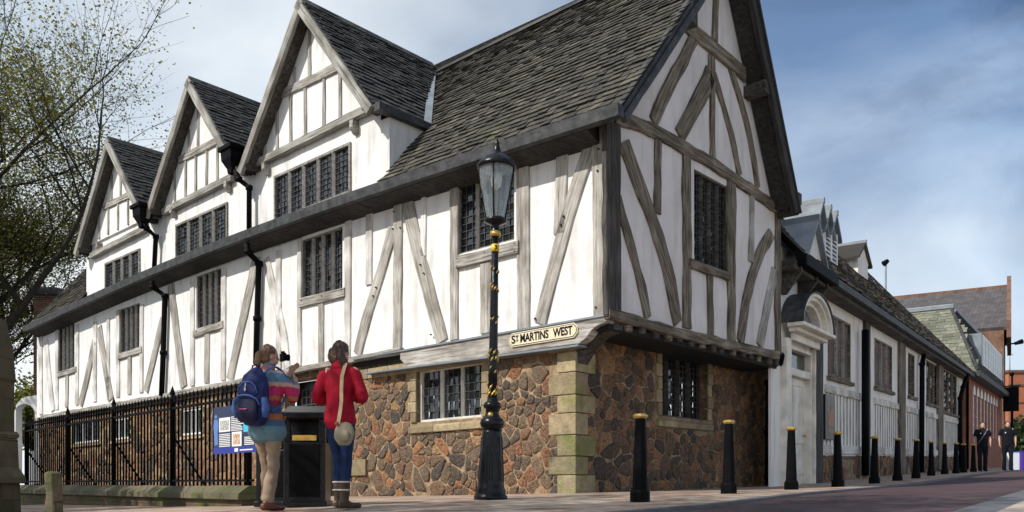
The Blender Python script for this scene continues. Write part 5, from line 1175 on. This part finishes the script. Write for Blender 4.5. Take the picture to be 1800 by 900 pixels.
def head(mb,c,yaw=0,pitch=0,s=1.0):
    m=MB(); ball(m,(0,-.005,.02),(.076*s,.094*s,.092*s)); ball(m,(0,.025,-.035),(.056*s,.062*s,.068*s)); ball(m,(0,.045,-.085),(.028*s,.028*s,.02*s))
    chain(m,[(0,.085,.0,.008,.008),(0,.1,-.025,.011,.012),(0,.098,-.034,.013,.01)],(1,0,0),8,2)
    for x in(-1,1): ball(m,(x*.076*s,.0,-.015),(.01,.02,.032)); ball(m,(x*.03,.072,-.055),(.022,.018,.02)); ball(m,(x*.03,.078,.018),(.022,.01,.008))
    for z,rr in((-.062,.018),(-.072,.017)): ball(m,(0,.083,z),(rr,.008,.0055))
    X=Matrix.Translation(Vector(c))@Matrix.Rotation(yaw,4,'Z')@Matrix.Rotation(pitch,4,'X'); mb.add([X@Vector(v) for v in m.v],m.f,.5,True); return X
def eyes(X,parent,mt):
    for x in(-1,1):
        m=MB(); ball(m,X@Vector((x*.031,.079,.0)),(.011,.008,.007),10); m.build('eye',simple('eye_white',(.5,.5,.5),.3),parent,mt)
        m=MB(); ball(m,X@Vector((x*.031,.086,.0)),(.0045,.003,.0045),8); m.build('iris',simple('iris_dark',(.02,.012,.008),.3),parent,mt)
def foot(mb,a,yaw,s=1.0,L=.25,up=.1):
    a=Vector(a); d=Vector((-math.sin(yaw),math.cos(yaw),0)); sd=(math.cos(yaw),math.sin(yaw),0)
    rg=[tuple(a-d*.055+Vector((0,0,.045)))+(.036*s,.04),tuple(a+d*.02+Vector((0,0,.045)))+(.04*s,.042),tuple(a+d*.1+Vector((0,0,.035)))+(.048*s,.034),tuple(a+d*(L-.06)+Vector((0,0,.03)))+(.042*s,.028)]
    chain(mb,rg,sd,14,3)
skin=simple('skin',(.5,.29,.2),.55,0,.1,60,.06,20)
def body(name,P,pose,label,vox=.0095,mat=skin,g=1.0):
    """a whole continuous body; pose holds joint positions"""
    t=thing('person',P[0],label,'person'); mt=Matrix.Translation(Vector(P[0]))@Matrix.Rotation(P[1],4,'Z')@Matrix.Diagonal((P[2]*.91,P[2]*.93,P[2],1))
    mb=MB(); q=pose; sw_=q.get('sw',.17); cx,cy=q.get('lean',(0,0))
    chain(mb,[(0,0,.84,.14,.10),(0,0,.95,.155,.11),(cx*.3,cy*.3,1.08,.12,.09),(cx*.6,cy*.6,1.22,.14,.105),(cx*.8,cy*.8,1.34,.15,.09),(cx,cy,1.41,.09,.065),(cx,cy+.005,1.46,.048,.05),(cx,cy+.01,1.52,.046,.05)])
    X=head(mb,(cx,cy+.02,1.575),q.get('yaw',0),q.get('pitch',0))
    for sgn,k in((1,'R'),(-1,'L')):
        S_,E_,W_=q['sh'+k],q['el'+k],q['wr'+k]; lerp=lambda a,b,f:tuple(a[i]+(b[i]-a[i])*f for i in range(3))
        chain(mb,[tuple(lerp(S_,(cx,cy,S_[2]),.25))+(.05,.05),tuple(S_)+(.05,.05),lerp(S_,E_,.5)+(.042,.044),tuple(E_)+(.036,.036),lerp(E_,W_,.35)+(.037,.036),lerp(E_,W_,.8)+(.027,.024),tuple(W_)+(.025,.02)],(1,0,0),14,3)
        hd=Vector(W_)-Vector(E_); hand(mb,W_,q.get('hd'+k,hd),q.get('pn'+k,(-sgn,0,0)),q.get('th'+k,(0,0,1)),.95,q.get('curl'+k,.7))
        H_,K_,A_=q['hp'+k],q['kn'+k],q['an'+k]
        chain(mb,[tuple(H_)+(.085,.09),lerp(H_,K_,.4)+(.073,.078),tuple(K_)+(.05,.054),lerp(K_,A_,.35)+(.05,.055),lerp(K_,A_,.8)+(.034,.036),tuple(A_)+(.034,.038)],(1,0,0),16,3)
        foot(mb,(A_[0],A_[1],0),q.get('ft'+k,0))
    fuse(mb,'body',mat,t,mt,vox,3); 
    if q.get('eyes',1): eyes(X,t,mt)
    return t,mt,X
def legs(mb,q,add,boot_top,flare=0):
    lerp=lambda a,b,f:tuple(a[i]+(b[i]-a[i])*f for i in range(3))
    chain(mb,[(0,0,.80,.125+add,.095+add),(0,0,.9,.155+add,.115+add),(0,0,1.0,.14+add,.105+add)],(1,0,0),20,3)
    for k in'RL':
        H_,K_,A_=q['hp'+k],q['kn'+k],q['an'+k]; f=(K_[2]-boot_top)/(K_[2]-A_[2])
        chain(mb,[tuple(H_)+(.09+add,.1+add),lerp(H_,K_,.4)+(.08+add,.085+add),tuple(K_)+(.056+add,.062+add),lerp(K_,A_,f*.5)+(.055+add+flare*.4,.06+add+flare*.4),lerp(K_,A_,f)+(.046+add+flare,.05+add+flare)],(1,0,0),18,3)
def sleeve(mb,q,k,r0,r1,upto=1.0):
    lerp=lambda a,b,f:tuple(a[i]+(b[i]-a[i])*f for i in range(3)); S_,E_,W_=q['sh'+k],q['el'+k],q['wr'+k]; cx,cy=q.get('lean',(0,0))
    rg=[tuple(lerp(S_,(cx,cy,S_[2]-.03),.3))+(r0*.75,r0*.85),(S_[0],S_[1],S_[2]-.025,r0*.95,r0),lerp(S_,E_,.5)+(r0*.88,r0*.92)]
    if upto>1: rg=[rg[0],rg[1]]+[lerp(S_,E_,.55)+(r0,r0)]
    else: rg+=[tuple(E_)+(r0*.84,r0*.86),lerp(E_,W_,.5)+(r1*1.15,r1*1.15),lerp(E_,W_,.93)+(r1,r1)]
    chain(mb,rg,(1,0,0),16,3)
def cloth(name,c,rough=.85,var=.15,b=.5): return simple(name,c,rough,0,b,120,var,9,.2)
# --- woman with the backpack
qa=dict(shR=(.165,0,1.37),elR=(.235,.15,1.15),wrR=(.17,.27,1.30),shL=(-.165,.02,1.37),elL=(-.19,.2,1.17),wrL=(.06,.30,1.42),hdR=(-.1,.35,.85),hdL=(.4,.3,.6),thR=(0,-.6,.6),thL=(0,-.6,.6),
 pnR=(-1,0,.3),pnL=(1,0,.3),hpR=(.085,0,.86),knR=(.10,-.02,.47),anR=(.10,-.13,.08),hpL=(-.085,0,.86),knL=(-.09,.1,.47),anL=(-.10,.12,.08),ftR=R(-12),ftL=R(8),lean=(0,.02),yaw=R(-36),curlR=.9)
Ya=8.62; xa=(470-900)/F*Ya
wA,mA,XA=body('a',((xa,Ya,G(xa,Ya)+.012),R(-22),1.0),qa,'woman in a striped cardigan and beige trousers, holding a camera up beside the railings')
mb=MB(); legs(mb,qa,.008,.12,.014); fuse(mb,'trousers',cloth('beige_corduroy',(.30,.22,.15)),wA,mA,.011,3,.012,(7,7,9))
cd,tt,bb_,nn2,ll2=newmat('striped_knit'); tcx=nn2.new('ShaderNodeTexCoord'); sx=nn2.new('ShaderNodeSeparateXYZ'); ll2.new(tcx.outputs['Object'],sx.inputs[0])
mrx=nn2.new('ShaderNodeMapRange'); mrx.inputs[1].default_value=.72; mrx.inputs[2].default_value=1.5; ll2.new(sx.outputs[2],mrx.inputs[0])
nzx=nn2.new('ShaderNodeTexNoise'); nzx.inputs['Scale'].default_value=25; ll2.new(tcx.outputs['Object'],nzx.inputs[0]); mmx=nn2.new('ShaderNodeMath'); mmx.operation='MULTIPLY_ADD'; mmx.inputs[1].default_value=.05; ll2.new(nzx.outputs[0],mmx.inputs[0]); ll2.new(mrx.outputs[0],mmx.inputs[2])
rx_=ramp(nn2,[(0,(.10,.2,.24)),(.2,(.07,.13,.2)),(.27,(.45,.13,.04)),(.34,(.06,.10,.17)),(.44,(.30,.02,.06)),(.5,(.45,.14,.05)),(.56,(.5,.03,.12)),(.70,(.55,.33,.25)),(.75,(.13,.24,.36)),(.87,(.5,.4,.36)),(.91,(.55,.16,.06)),(.96,(.13,.22,.32))]) if 0 else None
r3=nn2.new('ShaderNodeValToRGB'); el=r3.color_ramp.elements; st_=[(0,(.12,.22,.26)),(.19,(.06,.12,.19)),(.28,(.42,.13,.05)),(.35,(.05,.09,.16)),(.46,(.32,.02,.06)),(.53,(.45,.15,.06)),(.585,(.52,.03,.12)),(.71,(.55,.36,.28)),(.76,(.12,.23,.34)),(.89,(.5,.42,.38)),(.93,(.55,.17,.07)),(.985,(.12,.2,.3))]
while len(el)<len(st_): el.new(.5)
for i_,(p_,c_) in enumerate(st_): el[i_].position=p_; el[i_].color=(*c_,1)
r3.color_ramp.interpolation='CONSTANT'; ll2.new(mmx.outputs[0],r3.inputs[0]); ll2.new(r3.outputs[0],bb_.inputs['Base Color']); bb_.inputs['Roughness'].default_value=.95
mb=MB(); chain(mb,[(0,0,.79,.23,.19),(0,0,.90,.21,.17),(0,.0,1.08,.17,.14),(0,.01,1.25,.185,.14),(0,.015,1.36,.175,.115),(0,.02,1.43,.10,.085),(0,.02,1.475,.072,.07)],(1,0,0),24,4); sleeve(mb,qa,'R',.072,.052); sleeve(mb,qa,'L',.072,.052)
fuse(mb,'cardigan',cd,wA,mA,.010,3,.024,(7,7,5))
mb=MB(); 
for k,yw in(('R',-12),('L',8)):
    A_=qa['an'+k]; foot(mb,(A_[0],A_[1],0),R(yw),1.25,.27); chain(mb,[(A_[0],A_[1]-.005,.05,.05,.058),(A_[0],A_[1],.09,.045,.05),(A_[0],A_[1],.12,.04,.045)],(1,0,0),14,3)
fuse(mb,'boots',simple('brown_red_leather',(.09,.022,.014),.35,0,.2,30,.3,12),wA,mA,.009,2)
hairA=simple('hair_light_brown',(.16,.085,.04),.45,0,1.0,30,.5,18); 
def hair(name,parts,mat,parent,mt,X,vox=.0065,fold=.013):
    mb=MB()
    for p in parts:
        if p[0]=='b': ball(mb,X@Vector(p[1]),p[2])
        else: chain(mb,[tuple(X@Vector(r[:3]))+tuple(r[3:]) for r in p[1]],(1,0,0),12,3)
    return fuse(mb,name,mat,parent,mt,vox,2,fold,(22,22,4))
hair('hair',[('b',(0,-.018,.035),(.086,.094,.09)),('b',(0,-.05,-.02),(.076,.06,.07)),('b',(0,-.118,-.0),(.04,.04,.045)),('c',[(0,-.118,0,.035,.035),(.0,-.135,-.05,.036,.032),(.0,-.125,-.1,.026,.024),(0,-.11,-.13,.012,.012)])],hairA,wA,mA,XA)
# camera she holds
cmr=thing('camera',mA@Vector((.02,.24,1.5)),'small black camera held up to the face of the woman with the backpack','camera')
mb=MB(); mb.box(-.055,.075,.125,.165,-.04,.04); mb.box(-.01,.04,.125,.16,.04,.06); mb.lathe([(.034,0),(.034,.05),(.028,.055)],(.012,.165,.0),16,axis=Vector((0,1,0))); o=mb.build('camera_body','iron',cmr,mA@XA,.006)
# backpack
bpk=thing('backpack',mA@Vector((0,-.25,.95)),'navy blue backpack with pale blue piping worn by the woman in the striped cardigan','backpack')
navy=cloth('navy_nylon',(.014,.022,.10),.5); lblue=cloth('light_blue_nylon',(.07,.14,.38),.5); dnav=cloth('dark_navy_nylon',(.008,.01,.04),.5)
mb=MB(); chain(mb,[(0,-.215,.90,.17,.085),(0,-.235,1.0,.19,.115),(0,-.23,1.2,.185,.11),(0,-.205,1.34,.14,.085),(0,-.19,1.40,.08,.05)],(1,0,0),24,4); fuse(mb,'bag',navy,bpk,mA,.009,3,.016,(9,9,9))
mb=MB(); chain(mb,[(0,-.315,.90,.13,.04),(0,-.345,.98,.15,.055),(0,-.335,1.09,.14,.045)],(1,0,0),20,3); fuse(mb,'front_pocket',dnav,bpk,mA,.009,3,.006)
mb=MB(); chain(mb,[(0,-.32,1.12,.13,.03),(0,-.33,1.18,.13,.035),(0,-.30,1.25,.10,.03)],(1,0,0),20,3); fuse(mb,'upper_pocket',navy,bpk,mA,.009,3,.005)
mb=MB(); mb.tube([(-.16,-.33,1.04),(-.145,-.36,1.10),(-.08,-.385,1.135),(0,-.392,1.143),(.08,-.385,1.135),(.145,-.36,1.10),(.16,-.33,1.04)],.009,8); mb.tube([(-.13,-.33,1.16),(-.11,-.34,1.23),(-.05,-.335,1.275),(.05,-.335,1.275),(.11,-.34,1.23),(.13,-.33,1.16)],.007,8); mb.build('piping',lblue,bpk,mA)
for x in(-1,1):
    mb=MB(); mb.tube([(x*.185,-.27,.93),(x*.2,-.28,1.02),(x*.19,-.29,1.12)],[.03,.045,.03],8); mb.build('side_pocket',lblue,bpk,mA)
    mb=MB(); chain(mb,[(x*.10,-.16,1.38,.022,.008),(x*.115,-.06,1.45,.024,.008),(x*.12,.05,1.44,.024,.008),(x*.13,.15,1.36,.024,.008),(x*.15,.15,1.22,.02,.008),(x*.18,.02,1.08,.015,.008),(x*.17,-.14,1.0,.013,.008)],(1,0,0),10,4); mb.build('shoulder_strap',lblue,bpk,mA)
mb=MB(); mb.tube([(-.05,-.19,1.41),(-.04,-.2,1.45),(0,-.2,1.462),(.04,-.2,1.45),(.05,-.19,1.41)],.009,8); mb.build('grab_handle',dnav,bpk,mA)
mb=MB(); ball(mb,(.0,-.37,1.2),(.012,.006,.02),10); mb.tube([(0,-.36,1.26),(0,-.37,1.2)],.004,6); mb.build('keyring_charm','whitew',bpk,mA)
mb=MB(); mb.box(-.05,.05,-.406,-.398,1.0,1.008); mb.build('printed_tag',simple('pink_print',(.5,.1,.25),.5),bpk,mA)
# --- woman in the red jacket
qb=dict(shR=(.175,0,1.375),elR=(.265,-.02,1.13),wrR=(.12,.2,1.14),shL=(-.175,0,1.375),elL=(-.265,-.02,1.12),wrL=(-.10,.2,1.13),hdR=(-.6,.7,.15),hdL=(.6,.7,.15),thR=(0,0,1),thL=(0,0,1),pnR=(-.5,-.6,0),pnL=(.5,-.6,0),
 hpR=(.08,0,.86),knR=(.065,.03,.47),anR=(.065,-.03,.08),hpL=(-.08,0,.86),knL=(-.045,.06,.47),anL=(-.03,.03,.08),ftR=R(-25),ftL=R(-12),yaw=R(-38),pitch=R(-16))
Yb_=8.55; xb=(598-900)/F*Yb_
wB,mB,XB=body('b',((xb,Yb_,G(xb,Yb_)+.012),R(-12),1.0),qb,'woman seen from behind in a bright red jacket, blue jeans and brown boots')
mb=MB(); legs(mb,qb,.003,.24,0); fuse(mb,'jeans',cloth('blue_denim',(.012,.028,.085),.8,.35),wB,mB,.010,3,.008,(9,9,9))
red=cloth('red_cotton',(.36,.006,.024),.75,.15)
mb=MB(); chain(mb,[(0,0,.875,.185,.15),(0,0,.97,.175,.145),(0,0,1.1,.155,.13),(0,0,1.24,.175,.135),(0,0,1.35,.18,.115),(0,0,1.42,.115,.085),(0,0,1.45,.08,.075)],(1,0,0),24,4); sleeve(mb,qb,'R',.076,.058); sleeve(mb,qb,'L',.076,.058)
fuse(mb,'jacket',red,wB,mB,.009,4,.017,(8,8,5))
mb=MB(); chain(mb,[(0,-.005,1.41,.105,.095),(0,0,1.45,.098,.092),(0,.0,1.49,.085,.085)],(1,0,0),24,3); fuse(mb,'collar',red,wB,mB,.009,2,.006)
mb=MB()
for k,yw in(('R',-25),('L',-12)):
    A_=qb['an'+k]; foot(mb,(A_[0],A_[1],0),R(yw),1.25,.26); chain(mb,[(A_[0],A_[1]-.005,.05,.052,.058),(A_[0],A_[1],.14,.052,.056),(A_[0],A_[1]+.002,.25,.06,.064)],(1,0,0),16,3)
fuse(mb,'boots',simple('brown_suede',(.06,.038,.022),.8,0,.4,60,.3,12),wB,mB,.009,2,.004)
for k in'RL':
    A_=qb['an'+k]
    for z in(.27,.19):
        mb=MB(); mb.lathe([(.062,-.009),(.071,-.004),(.071,.005),(.062,.009)],(A_[0],A_[1]+.002,z),20); mb.build('boot_trim',simple('cream_fleece',(.6,.55,.47),.95,0,.8,80),wB,mB)
hair('hair',[('b',(0,-.02,.03),(.09,.098,.095)),('b',(0,-.055,-.05),(.088,.062,.10)),('c',[(.07,-.03,0,.03,.05),(.085,-.01,-.08,.034,.055),(.085,.03,-.15,.028,.045),(.075,.05,-.2,.016,.028)]),('c',[(-.07,-.03,0,.03,.05),(-.08,-.02,-.08,.03,.05),(-.075,-.0,-.13,.02,.035)])],simple('hair_brown',(.06,.028,.014),.4,0,1.0,30,.5,18),wB,mB,XB)
sb_=thing('shoulder_bag',mB@Vector((.13,-.2,.7)),'beige canvas shoulder bag hanging at the hip of the woman in red','bag')
mb=MB(); chain(mb,[(.125,-.17,.66,.085,.055),(.125,-.175,.72,.115,.065),(.125,-.17,.79,.11,.055),(.125,-.165,.84,.085,.035)],(1,0,0),20,4); fuse(mb,'bag',cloth('beige_canvas',(.33,.28,.2),.9),sb_,mB,.008,3,.008,(12,12,12))
mb=MB(); chain(mb,[(.15,-.235,.68,.055,.02),(.15,-.245,.73,.06,.025),(.15,-.24,.77,.05,.018)],(1,0,0),16,3); fuse(mb,'outer_pocket',cloth('canvas_pocket',(.3,.26,.18),.9),sb_,mB,.007,2,.003)
mb=MB(); 
def strap(pts,w,th=.006):
    vs=[];n=len(pts)
    for p in pts: 
        p=Vector(p); vs+= [p+Vector((-w,0,0)),p+Vector((w,0,0)),p+Vector((w,th,0)),p+Vector((-w,th,0))]
    fs=[(i*4+k,i*4+(k+1)%4,(i+1)*4+(k+1)%4,(i+1)*4+k) for i in range(n-1) for k in range(4)]+[(3,2,1,0),(n*4-4,n*4-3,n*4-2,n*4-1)]; mb.add(vs,fs)
strap([(.09,.06,1.475),(.09,.02,1.478),(.09,-.06,1.462),(.09,-.105,1.40),(.088,-.155,1.32),(.086,-.165,1.2),(.084,-.16,1.08),(.08,-.18,.98),(.07,-.2,.88),(.065,-.2,.84)],.02); mb.build('strap',simple('cream_leather_strap',(.62,.46,.27),.6,0,.2,20,.15,8),sb_,mB)
mb=MB(); ball(mb,(.055,-.215,.845),(.022,.018,.022),10); mb.build('tag',simple('orange_leather',(.4,.09,.02),.5),sb_,mB)
# --- the two men far up the street
def man(x,d,label,yaw,strapd,stp,hairc):
    q=dict(shR=(.2,0,1.4),elR=(.27,-.03,1.13),wrR=(.27,.06,.9),shL=(-.2,0,1.4),elL=(-.27,-.02,1.13),wrL=(-.26,.05,.9),thR=(0,1,0),thL=(0,1,0),hpR=(.095,0,.86),knR=(.1,.04+stp,.47),anR=(.1,stp*1.2,.08),hpL=(-.095,0,.86),knL=(-.1,.04-stp,.47),anL=(-.1,-stp*1.4,.08))
    X_=(x-900)/F*d; t,mt,XH=body('m',((X_,d,G(X_,d)+.012),yaw,1.05),q,label,.014)
    blk=cloth('black_cotton',(.006,.007,.012),.8)
    mb=MB(); legs(mb,q,.015,.07,.01); fuse(mb,'trousers',blk,t,mt,.015,2,.01)
    mb=MB(); chain(mb,[(0,0,.86,.19,.14),(0,0,1.05,.185,.14),(0,0,1.25,.2,.14),(0,0,1.36,.19,.12),(0,0,1.45,.08,.075)],(1,0,0),20,4); sleeve(mb,q,'R',.078,.05,2); sleeve(mb,q,'L',.078,.05,2); fuse(mb,'shirt',blk,t,mt,.015,3,.012)
    mb=MB(); [foot(mb,(q['an'+k][0],q['an'+k][1],0),0,1.25,.28) for k in'RL']; fuse(mb,'shoes',M['iron'],t,mt,.012,2)
    hair('hair',[('b',(0,-.02,.05),(.084,.092,.075))],simple('hair_dark',(.02,.012,.008),.5),t,mt,XH,.012,.004)
    m=MB(); ball(m,(.09,.135,1.3),(.022,.006,.022),10); m.build('badge','whitew',t,mt)
    if strapd: m=MB(); m.tube([(-.14,.03,1.43),(-.05,.15,1.28),(.08,.165,1.1),(.18,.1,.93)],.014,6); m.build('bag_strap',simple('grey_strap',(.2,.2,.24),.6),t,mt)
    return t
man(1727,30.6,'man in black shirt and trousers with a grey bag strap across his chest',R(163),True,.05,0)
man(1771,30.6,'man in black shirt and trousers with a white badge, at the right edge',R(160),False,-.06,0)
#@@SCENE4
